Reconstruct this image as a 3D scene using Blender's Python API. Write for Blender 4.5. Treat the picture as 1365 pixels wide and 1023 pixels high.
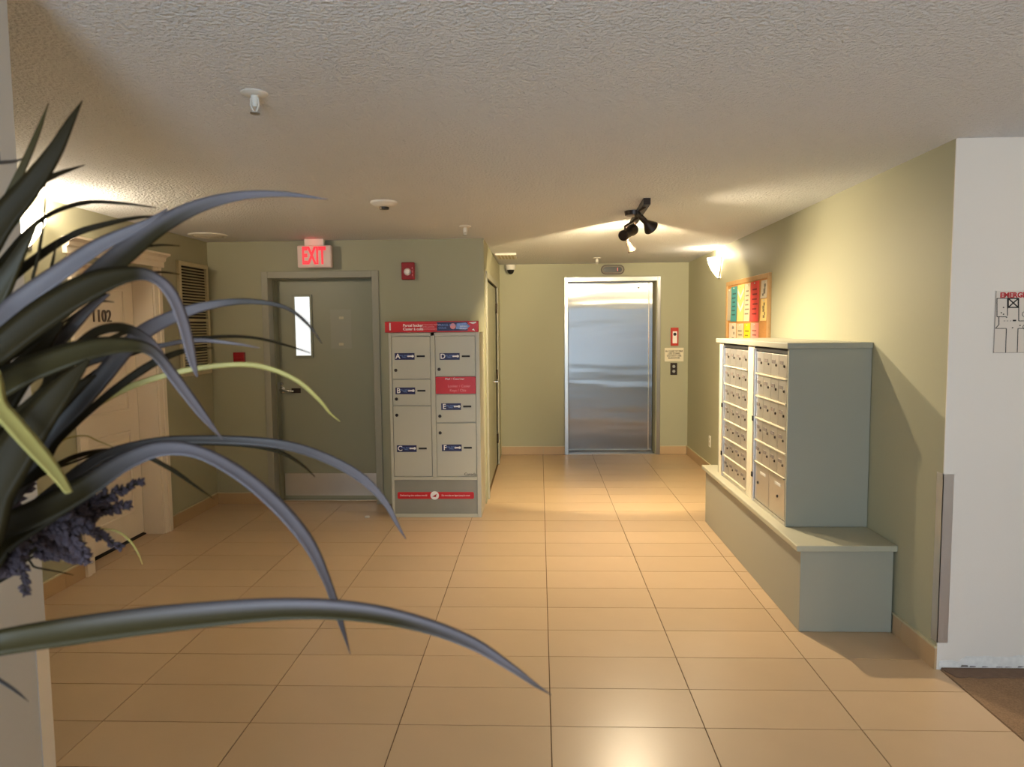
import bpy, bmesh, math, random
from mathutils import Vector, Matrix
random.seed(7)
S = bpy.context.scene
COL = S.collection
for o in list(bpy.data.objects):
    bpy.data.objects.remove(o)

# ------------------------------------------------------------------ camera
CAM = Vector((0, 0, 1.591))
R_ = Vector((0.99924409, 0.03768993, -0.00952408))
U_ = Vector((0.00652119, 0.07900892, 0.99685258))
F_ = Vector((-0.03832379, 0.99616116, -0.07870341))
FPX = 959.0
cd = bpy.data.cameras.new('camera')
cam = bpy.data.objects.new('camera', cd)
COL.objects.link(cam)
cam.matrix_world = Matrix(((R_.x, U_.x, -F_.x, CAM.x), (R_.y, U_.y, -F_.y, CAM.y), (R_.z, U_.z, -F_.z, CAM.z), (0, 0, 0, 1)))
cd.sensor_width = 36
cd.lens = FPX / 1365 * 36
cd.clip_start = 0.02
cd.dof.use_dof = True
cd.dof.focus_distance = 5.5
cd.dof.aperture_fstop = 8.0
S.camera = cam

# ------------------------------------------------------------------ light and exposure
S.view_settings.view_transform = 'Standard'
S.view_settings.look = 'None'
S.view_settings.gamma = 1
S.view_settings.exposure = 0.0
S.view_settings.use_curve_mapping = False
W = bpy.data.worlds.new('daylight')
S.world = W
W.use_nodes = True
W.node_tree.nodes['Background'].inputs[0].default_value = (0.64, 0.82, 1.0, 1)
W.node_tree.nodes['Background'].inputs[1].default_value = 22.5
WIN = (-0.75, 0.25, 0.08, 2.2)          # glazed entrance behind the camera: x0, x1, z0, z1
REAR = -2.2
pl = bpy.data.lights.new('entrance_portal', 'AREA')
pl.shape = 'RECTANGLE'
pl.size = WIN[1] - WIN[0]
pl.size_y = WIN[3] - WIN[2]
pl.cycles.is_portal = True
po = bpy.data.objects.new('entrance_portal', pl)
COL.objects.link(po)
po.location = ((WIN[0] + WIN[1]) / 2, REAR - 0.06, (WIN[2] + WIN[3]) / 2)
po.rotation_euler = (math.radians(90), 0, 0)      # shines towards +Y
WARM = (1.0, 0.82, 0.56)
WARM2 = (1.0, 0.84, 0.64)


def lamp(name, kind, loc, power, color=WARM, target=None, size=120, blend=0.5, radius=0.03, parent=None):
    l = bpy.data.lights.new(name, kind)
    l.energy = power
    l.color = color
    l.shadow_soft_size = radius
    if kind == 'SPOT':
        l.spot_size = math.radians(size)
        l.spot_blend = blend
    o = bpy.data.objects.new(name, l)
    COL.objects.link(o)
    o.location = loc
    if target is not None:
        o.rotation_euler = (Vector(target) - Vector(loc)).to_track_quat('-Z', 'Y').to_euler()
    if parent is not None:
        o.parent = parent
        o.matrix_parent_inverse = parent.matrix_world.inverted()
    return o


# ------------------------------------------------------------------ helpers
def at(x, y, Y):
    d = F_ + R_ * ((x - 682.5) / FPX) - U_ * ((y - 511.5) / FPX)
    return CAM + d * (Y / d.y)


def lin(c):
    c /= 255.0
    return c / 12.92 if c <= 0.04045 else ((c + 0.055) / 1.055) ** 2.4


def rgb(r, g, b):
    return (lin(r), lin(g), lin(b), 1)


def mat(name, col, rough=0.5, metal=0.0, bump=None, spec=0.5, emit=None, strength=0, vary=0.0, noise=None, extra=None):
    m = bpy.data.materials.new(name)
    m.use_nodes = True
    nt = m.node_tree
    b = nt.nodes['Principled BSDF']
    b.inputs['Base Color'].default_value = col
    b.inputs['Roughness'].default_value = rough
    b.inputs['Metallic'].default_value = metal
    b.inputs['Specular IOR Level'].default_value = spec
    if emit:
        b.inputs['Emission Color'].default_value = emit
        b.inputs['Emission Strength'].default_value = strength
    tc = nt.nodes.new('ShaderNodeTexCoord')
    src = None
    if noise:                                   # (scale, amount): blotches of lighter and darker grain
        n = nt.nodes.new('ShaderNodeTexNoise')
        n.inputs['Scale'].default_value = noise[0]
        n.inputs['Detail'].default_value = 5
        nt.links.new(tc.outputs['Object'], n.inputs['Vector'])
        mx = nt.nodes.new('ShaderNodeMix')
        mx.data_type = 'RGBA'
        mx.inputs[6].default_value = tuple(c * (1 - noise[1]) for c in col[:3]) + (1,)
        mx.inputs[7].default_value = tuple(min(1, c * (1 + noise[1])) for c in col[:3]) + (1,)
        nt.links.new(n.outputs['Fac'], mx.inputs[0])
        src = mx.outputs[2]
    if vary:
        oi = nt.nodes.new('ShaderNodeObjectInfo')
        mr = nt.nodes.new('ShaderNodeMapRange')
        mr.inputs['To Min'].default_value = 1 - vary
        mr.inputs['To Max'].default_value = 1 + vary
        nt.links.new(oi.outputs['Random'], mr.inputs['Value'])
        hs = nt.nodes.new('ShaderNodeHueSaturation')
        hs.inputs['Color'].default_value = col
        if src:
            nt.links.new(src, hs.inputs['Color'])
        nt.links.new(mr.outputs[0], hs.inputs['Value'])
        src = hs.outputs[0]
    if src:
        nt.links.new(src, b.inputs['Base Color'])
    if bump:                                    # (scale, strength, distance[, stretch])
        n = nt.nodes.new('ShaderNodeTexNoise')
        n.inputs['Scale'].default_value = bump[0]
        n.inputs['Detail'].default_value = 4
        v = tc.outputs['Object']
        if len(bump) > 3:
            mp = nt.nodes.new('ShaderNodeMapping')
            mp.inputs['Scale'].default_value = bump[3]
            nt.links.new(v, mp.inputs['Vector'])
            v = mp.outputs[0]
        nt.links.new(v, n.inputs['Vector'])
        bp = nt.nodes.new('ShaderNodeBump')
        bp.inputs['Strength'].default_value = bump[1]
        bp.inputs['Distance'].default_value = bump[2]
        nt.links.new(n.outputs['Fac'], bp.inputs['Height'])
        nt.links.new(bp.outputs[0], b.inputs['Normal'])
    return m


class MB:
    """collects shapes into one bmesh; build() links ONE mesh object"""
    def __init__(s):
        s.bm = bmesh.new()

    def box(s, x0, x1, y0, y1, z0, z1, bev=0, seg=2):
        vs = [s.bm.verts.new((x, y, z)) for x in (x0, x1) for y in (y0, y1) for z in (z0, z1)]
        q = [(0, 1, 3, 2), (4, 6, 7, 5), (0, 4, 5, 1), (2, 3, 7, 6), (0, 2, 6, 4), (1, 5, 7, 3)]
        fs = [s.bm.faces.new([vs[i] for i in f]) for f in q]
        if bev:
            es = {e for f in fs for e in f.edges}
            bmesh.ops.bevel(s.bm, geom=list(es), offset=bev, segments=seg, profile=0.5, affect='EDGES')
        return s

    def prism(s, pts, axis, a0, a1):
        """polygon pts (2-D) pushed along axis 0/1/2 from a0 to a1"""
        def P(p, a):
            c = list(p)
            c.insert(axis, a)
            return c
        v0 = [s.bm.verts.new(P(p, a0)) for p in pts]
        v1 = [s.bm.verts.new(P(p, a1)) for p in pts]
        n = len(pts)
        s.bm.faces.new(v0[::-1])
        s.bm.faces.new(v1)
        for i in range(n):
            s.bm.faces.new((v0[i], v0[(i + 1) % n], v1[(i + 1) % n], v1[i]))
        return s

    def lathe(s, prof, origin, axis, n=24):
        """prof: list of (radius, height along axis)"""
        ax = Vector(axis).normalized()
        t = ax.orthogonal().normalized()
        u = ax.cross(t)
        o = Vector(origin)
        rings = []
        for r, h in prof:
            if r < 1e-5:
                rings.append([s.bm.verts.new(o + ax * h)])
            else:
                rings.append([s.bm.verts.new(o + ax * h + (t * math.cos(a) + u * math.sin(a)) * r)
                              for a in [2 * math.pi * k / n for k in range(n)]])
        for a, b in zip(rings, rings[1:]):
            for k in range(n):
                k2 = (k + 1) % n
                if len(a) == 1 and len(b) == 1:
                    continue
                if len(a) == 1:
                    s.bm.faces.new((a[0], b[k], b[k2]))
                elif len(b) == 1:
                    s.bm.faces.new((a[k], b[0], a[k2]))
                else:
                    s.bm.faces.new((a[k], b[k], b[k2], a[k2]))
        return s

    def tube(s, pts, r, n=8):
        pts = [Vector(p) for p in pts]
        rs = r if isinstance(r, (list, tuple)) else [r] * len(pts)
        prev = None
        rings = []
        up = None
        for i, p in enumerate(pts):
            d = (pts[min(i + 1, len(pts) - 1)] - pts[max(i - 1, 0)]).normalized()
            if up is None:
                up = d.orthogonal().normalized()
            up = (up - d * up.dot(d)).normalized()
            w = d.cross(up)
            rings.append([s.bm.verts.new(p + (up * math.cos(a) + w * math.sin(a)) * rs[i])
                          for a in [2 * math.pi * k / n for k in range(n)]])
        for a, b in zip(rings, rings[1:]):
            for k in range(n):
                s.bm.faces.new((a[k], a[(k + 1) % n], b[(k + 1) % n], b[k]))
        s.bm.faces.new(rings[0][::-1])
        s.bm.faces.new(rings[-1])
        return s

    def build(s, name, m, parent=None, smooth=False, **props):
        bmesh.ops.recalc_face_normals(s.bm, faces=s.bm.faces[:])
        me = bpy.data.meshes.new(name)
        s.bm.to_mesh(me)
        s.bm.free()
        me.materials.append(m)
        if smooth:
            for p in me.polygons:
                p.use_smooth = True
            me.set_sharp_from_angle(angle=math.radians(40))
        o = bpy.data.objects.new(name, me)
        COL.objects.link(o)
        put(o, parent)
        for k, v in props.items():
            o[k] = v
        return o


def put(o, parent):
    if parent is not None:
        o.parent = parent
        o.matrix_parent_inverse = Matrix.Translation(-Vector(wloc(parent)))


def wloc(o):
    l = Vector(o.location)
    return l


def box(*a, **k):
    return MB().box(*a, **k)


def thing(name, loc, label, cat, group=None):
    o = bpy.data.objects.new(name, None)
    o.empty_display_size = 0.1
    COL.objects.link(o)
    o.location = loc
    o['label'] = label
    o['category'] = cat
    if group:
        o['group'] = group
    return o


def tag(o, label, cat, group=None):
    o['label'] = label
    o['category'] = cat
    if group:
        o['group'] = group
    return o


def struct(o, label=None):
    o['kind'] = 'structure'
    if label:
        o['label'] = label
    return o


def copy_of(src, parent, offset=(0, 0, 0)):
    c = src.copy()
    COL.objects.link(c)
    c.location = Vector(src.location) + Vector(offset)
    c.parent = parent
    return c


def text(body, size, loc, facing, m, parent, name='lettering', align='CENTER', depth=0.0006, sx=1.0, bold=0.0):
    """flat lettering; facing '-Y' (read from the camera side), '+X', '-X'"""
    cu = bpy.data.curves.new(name, 'FONT')
    cu.body = body
    cu.size = size
    cu.align_x = align
    cu.align_y = 'CENTER'
    cu.extrude = depth
    cu.offset = bold
    cu.resolution_u = 3
    cu.space_line = 0.95
    t = bpy.data.objects.new(name, cu)
    COL.objects.link(t)
    bpy.context.view_layer.update()
    dg = bpy.context.evaluated_depsgraph_get()
    me = bpy.data.meshes.new_from_object(t.evaluated_get(dg))
    bpy.data.objects.remove(t)
    rz = {'-Y': 0, '+X': math.pi / 2, '-X': -math.pi / 2}[facing]
    M = Matrix.Translation(loc) @ Matrix.Rotation(rz, 4, 'Z') @ Matrix.Rotation(math.pi / 2, 4, 'X') @ Matrix.Diagonal((sx, 1, 1, 1))
    me.transform(M)
    me.materials.clear()
    me.materials.append(m)
    o = bpy.data.objects.new(name, me)
    COL.objects.link(o)
    put(o, parent)
    return o


# ------------------------------------------------------------------ materials
M = {}
M['sage'] = mat('sage_paint', rgb(168, 166, 140), 0.55, bump=(90, 0.15, 0.002), spec=0.3)
M['sage_door'] = mat('sage_gloss_paint', rgb(150, 150, 128), 0.38, spec=0.4)
M['sage_board'] = mat('sage_cabinet_paint', rgb(160, 158, 142), 0.45, bump=(60, 0.05, 0.001), spec=0.35)
M['white_wall'] = mat('white_wall_paint', rgb(226, 219, 210), 0.6, bump=(90, 0.15, 0.002), spec=0.3)
M['patch'] = mat('raw_plaster', rgb(226, 224, 220), 0.8, noise=(40, 0.2))
M['ceiling'] = mat('textured_ceiling', rgb(228, 229, 230), 0.85, bump=(75, 1.0, 0.02), spec=0.2)
M['tile'] = mat('beige_floor_tile', rgb(194, 166, 132), 0.30, vary=0.045, noise=(5, 0.05), bump=(14, 0.03, 0.002), spec=0.45)
M['base_tile'] = mat('tan_base_tile', rgb(186, 156, 118), 0.4, vary=0.03, noise=(9, 0.06))
M['grout'] = mat('brown_grout', rgb(104, 78, 48), 0.9)
M['cream_trim'] = mat('cream_trim', rgb(196, 186, 152), 0.5)
M['carpet'] = mat('brown_carpet', rgb(150, 122, 96), 1.0, noise=(140, 0.45), bump=(220, 0.8, 0.006), spec=0.05)
M['cove'] = mat('brown_cove', rgb(112, 88, 70), 0.8, noise=(40, 0.25))
M['steel'] = mat('stainless', (0.55, 0.54, 0.52, 1), 0.3, 1.0)
M['steel_frame'] = mat('brushed_steel_frame', (0.36, 0.35, 0.33, 1), 0.30, 1.0)
M['guard'] = mat('satin_guard_steel', (0.72, 0.71, 0.70, 1), 0.42, 0.9)
M['chrome'] = mat('satin_chrome', (0.7, 0.69, 0.67, 1), 0.2, 1.0)
M['dark'] = mat('dark_gap', rgb(22, 20, 17), 0.7)
M['black'] = mat('black_plastic', rgb(14, 14, 15), 0.3)
M['white'] = mat('white_plastic', rgb(226, 222, 212), 0.4)
M['door_white'] = mat('white_door_paint', rgb(238, 226, 208), 0.42, spec=0.4)
M['locker'] = mat('grey_locker_enamel', rgb(186, 184, 168), 0.4, spec=0.45)
M['locker_low'] = mat('frosted_locker_panel', rgb(140, 139, 128), 0.3, noise=(5, 0.1))
M['red'] = mat('red_print', rgb(196, 16, 22), 0.4)
M['darkred'] = mat('red_enamel', rgb(150, 14, 20), 0.35)
M['navy'] = mat('navy_print', rgb(22, 20, 74), 0.4)
M['sky_print'] = mat('pale_blue_print', rgb(120, 150, 215), 0.4, noise=(60, 0.5))
M['pink_print'] = mat('pale_pink_print', rgb(236, 150, 150), 0.4)
M['print_white'] = mat('white_print', rgb(245, 240, 236), 0.5)
M['ink'] = mat('black_ink', rgb(24, 22, 22), 0.6)
M['grey_ink'] = mat('grey_ink', rgb(120, 110, 104), 0.6)
M['red_ink'] = mat('red_ink', rgb(180, 30, 40), 0.6)
M['alu'] = mat('brushed_aluminium', (0.66, 0.62, 0.56, 1), 0.42, 0.85, vary=0.06)
M['alu_strip'] = mat('bright_aluminium', (0.82, 0.81, 0.82, 1), 0.28, 0.9)
M['mail_white'] = mat('cream_cabinet_face', rgb(224, 214, 188), 0.45)
M['cork'] = mat('cork', rgb(196, 140, 78), 0.9, noise=(120, 0.3))
M['oak'] = mat('oak_frame', rgb(190, 150, 98), 0.5, noise=(20, 0.15))
M['bronze'] = mat('dark_bronze', rgb(58, 48, 42), 0.38, 0.6)
def leaf_mat(name, base, tip, rough, spec):
    """leaf colour with a grey-lavender daylight sheen painted in along the blade (attribute 'tone')"""
    m = mat(name, base, rough, spec=spec)
    nt = m.node_tree
    at_ = nt.nodes.new('ShaderNodeAttribute')
    at_.attribute_name = 'tone'
    mx = nt.nodes.new('ShaderNodeMix')
    mx.data_type = 'RGBA'
    mx.inputs[6].default_value = base
    mx.inputs[7].default_value = tip
    nt.links.new(at_.outputs['Fac'], mx.inputs[0])
    oi = nt.nodes.new('ShaderNodeObjectInfo')
    mr = nt.nodes.new('ShaderNodeMapRange')
    mr.inputs['To Min'].default_value = 0.8
    mr.inputs['To Max'].default_value = 1.2
    nt.links.new(oi.outputs['Random'], mr.inputs['Value'])
    hs = nt.nodes.new('ShaderNodeHueSaturation')
    nt.links.new(mx.outputs[2], hs.inputs['Color'])
    nt.links.new(mr.outputs[0], hs.inputs['Value'])
    nt.links.new(hs.outputs[0], nt.nodes['Principled BSDF'].inputs['Base Color'])
    return m


SHEEN = rgb(106, 99, 102)  # lavender gleam of daylight on the leaves, put into their colour
M['leaf'] = leaf_mat('olive_leaf', rgb(54, 46, 22), SHEEN, 0.48, 0.2)
M['leaf_dark'] = leaf_mat('dark_leaf', rgb(36, 29, 12), SHEEN, 0.55, 0.12)
M['leaf_grey'] = leaf_mat('grey_lavender_leaf', rgb(62, 56, 52), SHEEN, 0.42, 0.35)
M['leaf_yellow'] = mat('yellow_green_leaf', rgb(164, 150, 84), 0.5, vary=0.1, spec=0.3)
M['lavender'] = mat('lavender_buds', rgb(74, 64, 70), 0.75, vary=0.25, noise=(70, 0.6), spec=0.2)
M['planter'] = mat('matte_planter', rgb(70, 66, 62), 0.6)
M['soil'] = mat('soil', rgb(50, 40, 32), 0.95, noise=(50, 0.4))
M['lit_glass'] = mat('lit_door_glass', rgb(235, 240, 245), 0.1, emit=(0.92, 0.97, 1.0, 1), strength=0.85)
M['exit_red'] = mat('lit_exit_red', rgb(200, 10, 30), 0.4, emit=(0.95, 0.008, 0.04, 1), strength=0.8)
M['exit_pale'] = mat('exit_face_glow', rgb(235, 215, 205), 0.4, emit=(1.0, 0.3, 0.25, 1), strength=0.03)
M['sconce_glass'] = mat('lit_sconce_glass', rgb(250, 240, 215), 0.3, emit=(1.0, 0.86, 0.55, 1), strength=7)
M['sconce_bright'] = mat('bright_sconce_glass', rgb(250, 240, 215), 0.3, emit=(1.0, 0.84, 0.58, 1), strength=24)
M['bulb'] = mat('lit_bulb', rgb(255, 245, 220), 0.3, emit=(1.0, 0.86, 0.52, 1), strength=14)
M['bulb_off'] = mat('bulb_rim', rgb(80, 72, 55), 0.3, 0.3)
M['digit'] = mat('lit_red_digit', rgb(120, 10, 10), 0.4, emit=(1.0, 0.25, 0.2, 1), strength=1.4)
M['photo'] = mat('photo_print', rgb(226, 200, 150), 0.5, noise=(38, 0.55))


def elevator_steel():
    m = mat('brushed_elevator_steel', (0.26, 0.258, 0.255, 1), 0.30, 1.0)
    nt = m.node_tree
    b = nt.nodes['Principled BSDF']
    b.inputs['Anisotropic'].default_value = 1.0
    b.inputs['Roughness'].default_value = 0.25
    tg = nt.nodes.new('ShaderNodeTangent')
    tg.direction_type = 'UV_MAP'
    tg.uv_map = 'UVMap'
    nt.links.new(tg.outputs[0], b.inputs['Tangent'])
    # long soft dents across the panel
    tc = nt.nodes.new('ShaderNodeTexCoord')
    mp = nt.nodes.new('ShaderNodeMapping')
    mp.inputs['Scale'].default_value = (0.7, 0.7, 5)
    n = nt.nodes.new('ShaderNodeTexNoise')
    n.inputs['Scale'].default_value = 1.3
    n.inputs['Detail'].default_value = 1
    bp = nt.nodes.new('ShaderNodeBump')
    bp.inputs['Strength'].default_value = 0.8
    bp.inputs['Distance'].default_value = 0.006
    nt.links.new(tc.outputs['Object'], mp.inputs['Vector'])
    nt.links.new(mp.outputs[0], n.inputs['Vector'])
    nt.links.new(n.outputs['Fac'], bp.inputs['Height'])
    nt.links.new(bp.outputs[0], b.inputs['Normal'])
    return m


M['lift'] = elevator_steel()


def uv_xz(o):
    me = o.data
    uv = me.uv_layers.new(name='UVMap')
    for lp in me.loops:
        co = me.vertices[lp.vertex_index].co
        uv.data[lp.index].uv = (co.x + co.y * 0.37, co.z)


# ------------------------------------------------------------------ main dimensions
XL, XR, YE, YX, XP = -2.95, 1.815, 8.87, 6.37, -0.483
YC, XC2 = 3.272, 4.4           # white wall facing the camera, far side of the carpeted corridor
CZ = lambda y: 2.412 - 0.0075 * y
TOP = 2.46
PX, PY = -1.165, 1.6          # corner of the wall beside the viewer


# ------------------------------------------------------------------ floor
T0x, T0y, TW, TD, GR = 0.036, 2.757, 0.6096, 0.3048, 0.0045
floor = struct(box(XL - 0.35, XR + 0.015, REAR - 0.1, YE + 0.35, -0.12, -0.004).build('floor', M['grout']))
regions = [(XL, XR + 0.015, -1.0, YX), (XP, XR, YX, YE)]
cache = {}
for rx0, rx1, ry0, ry1 in regions:
    for i in range(-6, 4):
        for j in range(-13, 22):
            x0 = max(T0x + TW * i + GR / 2, rx0)
            x1 = min(T0x + TW * (i + 1) - GR / 2, rx1)
            y0 = max(T0y + TD * j + GR / 2, ry0)
            y1 = min(T0y + TD * (j + 1) - GR / 2, ry1)
            if x1 - x0 < 0.015 or y1 - y0 < 0.015:
                continue
            key = (round(x1 - x0, 3), round(y1 - y0, 3))
            if key not in cache:
                t = box(0, x1 - x0, 0, y1 - y0, -0.006, 0).build('tile', M['tile'], floor)
                cache[key] = t
            else:
                t = cache[key].copy()
                COL.objects.link(t)
            t.parent = floor
            t.location = (x0, y0, random.uniform(-0.0006, 0.0))
struct(box(XL - 0.35, XR + 0.015, REAR - 0.1, -1.0 - GR, -0.006, 0).build('trim_1', M['tile']))
# tiles inside the 1102 doorway, the exit doorway and under the lift door
for k, (a, b, c, d) in enumerate([(XL - 0.3, XL - GR, 4.5, 5.45), (-2.45, -1.43, YX + GR, 6.7), (0.33, 1.47, YE + GR, 9.2)]):
    t = box(a, b, c, d, -0.006, 0).build('tile', M['tile'], floor)
carpet = struct(box(XR + 0.02, XC2, REAR - 0.1, YC + 0.02, -0.12, 0.004).build('carpet_floor', M['carpet']))
carpet.name = 'floor_carpet'

# ------------------------------------------------------------------ ceiling
m = MB()
m.prism([(REAR - 0.2, CZ(REAR)), (YE + 0.4, CZ(YE)), (YE + 0.4, 2.62), (REAR - 0.2, 2.62)], 0, XL - 0.4, XC2 + 0.2)
struct(m.build('ceiling', M['ceiling']))

# ------------------------------------------------------------------ walls
def wall(name, pieces, material, label=None):
    m = MB()
    for p in pieces:
        m.box(*p)
    return struct(m.build(name, material), label)


D3 = (4.53, 5.42, 2.03)      # 1102 doorway in the left wall: y0, y1, top
wall('wall_left', [(XL - 0.3, XL, 1.6, D3[0], 0, TOP), (XL - 0.3, XL, D3[1], YX + 0.2, 0, TOP),
                   (XL - 0.3, XL, D3[0], D3[1], D3[2], TOP), (XL - 0.4, XL - 0.3, 1.6, YX + 0.35, 0, TOP)], M['sage'])
EX = (-2.415, -1.472, 2.045)  # exit doorway: x0, x1, top
wall('wall_exit', [(XL, EX[0], YX, YX + 0.25, 0, TOP), (EX[1], XP - 0.12, YX, YX + 0.25, 0, TOP), (XL, XP - 0.12, YX + 0.30, YX + 0.35, 0, TOP),
                   (EX[0], EX[1], YX, YX + 0.25, EX[2], TOP)], M['sage'])
D4 = (6.60, 8.22, 2.035)      # closet doorway in the partition
wall('wall_partition', [(XP - 0.12, XP, YX, D4[0], 0, TOP), (XP - 0.2, XP - 0.12, YX + 0.35, YE, 0, TOP), (XP - 0.12, XP, D4[1], YE, 0, TOP),
                        (XP - 0.12, XP, D4[0], D4[1], D4[2], TOP)], M['sage'])
EL = (0.352, 1.425, 2.135)    # lift opening
wall('wall_far', [(XP - 0.12, EL[0], YE, YE + 0.3, 0, TOP), (EL[1], XR + 0.2, YE, YE + 0.3, 0, TOP),
                  (EL[0], EL[1], YE, YE + 0.3, EL[2], TOP), (XP - 0.12, XR + 0.2, YE + 0.3, YE + 0.4, 0, TOP)], M['sage'])
wall('wall_right', [(XR, XR + 0.02, YC, YE, 0, TOP)], M['sage'])
wall('wall_white', [(XR, XC2 + 0.1, YC - 0.006, YC, 0.0, TOP), (XR + 0.02, XC2 + 0.1, YC, YC + 0.10, 0.0, TOP)], M['white_wall'])
wall('wall_corridor', [(XC2, XC2 + 0.1, REAR, YC, 0, TOP)], M['white_wall'])
wall('wall_rear', [(PX - 0.15, WIN[0], REAR - 0.12, REAR, 0, TOP), (WIN[1], XC2 + 0.1, REAR - 0.12, REAR, 0, TOP),
                   (WIN[0], WIN[1], REAR - 0.12, REAR, WIN[3], TOP), (WIN[0], WIN[1], REAR - 0.12, REAR, 0, WIN[2])], M['white_wall'])
# wall beside the viewer, running up to the corner at the left edge of the view

wall('wall_near', [(PX - 0.15, PX, REAR, PY, 0, TOP), (XL, PX - 0.15, PY - 0.15, PY, 0, TOP)], mat('beige_wall_paint', rgb(192, 184, 172), 0.6, bump=(90, 0.15, 0.002), spec=0.3))

# glazed entrance behind the camera
w1 = struct(MB().box(WIN[0], WIN[1], REAR - 0.09, REAR - 0.03, WIN[2], WIN[2] + 0.06).build('window_1', M['steel']))
for a, b, c, d, n in [(WIN[0], WIN[1], WIN[3] - 0.06, WIN[3], 'head_rail'), (WIN[0], WIN[0] + 0.05, WIN[2], WIN[3], 'mullion'),
                      (WIN[1] - 0.05, WIN[1], WIN[2], WIN[3], 'mullion'), 
                      (WIN[0], WIN[1], 0.98, 1.03, 'push_rail')]:
    box(a, b, REAR - 0.09, REAR - 0.03, c, d).build(n, M['steel'], w1)

# ------------------------------------------------------------------ baseboards, one tile after another
def baseboard(name, axis, a0, a1, wallc, side, joint=TW, start=None, cap=True):
    root = bpy.data.objects.new(name, None)
    COL.objects.link(root)
    root['kind'] = 'structure'
    p = a0
    first = start if start else joint
    t0, t1 = sorted((wallc, wallc + side * 0.010))
    while p < a1 - 0.01:
        q = min(a1, p + first)
        first = joint
        if axis == 0:
            box(p, q - 0.003, t0, t1, 0, 0.100).build('tile', M['base_tile'], root)
        else:
            box(t0, t1, p, q - 0.003, 0, 0.100).build('tile', M['base_tile'], root)
        p = q
    if cap:
        c0, c1 = sorted((wallc, wallc + side * 0.013))
        if axis == 0:
            box(a0, a1, c0, c1, 0.100, 0.109).build('cap_strip', M['cream_trim'], root)
        else:
            box(c0, c1, a0, a1, 0.100, 0.109).build('cap_strip', M['cream_trim'], root)
    return root


baseboard('baseboard_left', 1, 1.8, 4.44, XL, 1)
baseboard('baseboard_alcove', 1, 5.52, YX, XL, 1)
baseboard('baseboard_exit', 0, XL + 0.012, -2.47, YX, -1)
baseboard('baseboard_far', 0, XP + 0.005, 0.31, YE, -1, start=0.52)
baseboard('baseboard_lift', 0, 1.482, XR - 0.012, YE, -1)
baseboard('baseboard_near', 1, YC - 0.006, 3.665, XR, -1, start=0.31)
baseboard('baseboard_right', 1, 5.79, YE, XR, -1)

# worn foot of the white wall: raw plaster where the base came off, and the dark cove left on the floor
pr_ = MB()
xs = [XR + 0.01]
while xs[-1] < 3.0:
    xs.append(xs[-1] + random.uniform(0.02, 0.05))
pts = [(x, 0.012) for x in xs[::-1]] + [(x, 0.03 + 0.018 * random.random() + (0.025 if x > 1.93 else 0)) for x in xs]
pr_.prism(pts, 1, YC - 0.0085, YC - 0.006)
wp = pr_.build('plaster_patch', M['patch'], bpy.data.objects['wall_white'])
for k in range(22):
    x = XR + 0.09 + 0.05 * k + random.uniform(0, 0.035)
    h = random.uniform(0.001, 0.008)
    MB().prism([(x, 0.014), (x + random.uniform(0.012, 0.04), 0.015), (x + 0.03, 0.015 + h), (x + 0.004, 0.016 + h)], 1, YC - 0.0095, YC - 0.0085).build('glue_mark', M['grey_ink'], bpy.data.objects['wall_white'])
m = MB()
pts = [(XR + 0.02, YC - 0.008)]
x = XR + 0.02
low = [(XR + 0.022, YC - 0.03)]
while x < 3.2:
    x += random.uniform(0.02, 0.06)
    low.append((x, YC - 0.085 - random.uniform(0, 0.014)))
m.prism([(XR + 0.02, YC - 0.008), (3.25, YC - 0.008), (3.25, YC - 0.09)] + low[::-1], 2, 0.001, 0.010)
struct(m.build('trim_2', M['cove']))

# ------------------------------------------------------------------ lift door
d1 = box(EL[0] + 0.012, EL[1] - 0.012, YE + 0.21, YE + 0.26, 0.012, EL[2] + 0.05).build('door_1', M['lift'])
uv_xz(d1)
struct(d1, 'brushed stainless steel elevator door reflecting blue daylight')
f = MB()
J = 0.045
f.box(0.308, 0.308 + J, YE - 0.018, YE + 0.21, 0, 2.185, bev=0.003)
fr = f.build('jamb', M['steel_frame'], d1)
MB().box(1.478 - J, 1.478, YE - 0.018, YE + 0.21, 0, 2.185, bev=0.003).build('jamb', M['steel_frame'], d1)
MB().box(0.308 + J, 1.478 - J, YE - 0.018, YE + 0.21, 2.13, 2.185, bev=0.003).build('head_jamb', M['steel_frame'], d1)
box(0.353, 1.433, YE + 0.02, YE + 0.21, -0.002, 0.006).build('sill', M['steel'], d1)
box(1.36, 1.372, YE + 0.203, YE + 0.21, 0.02, 2.12).build('edge_strip', M['chrome'], d1)
MB().lathe([(0.0, 0), (0.011, 0.0), (0.011, 0.004), (0.0, 0.004)], (1.24, YE + 0.21, 2.06), (0, -1, 0), 12).build('key_hole', M['dark'], d1)

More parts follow.
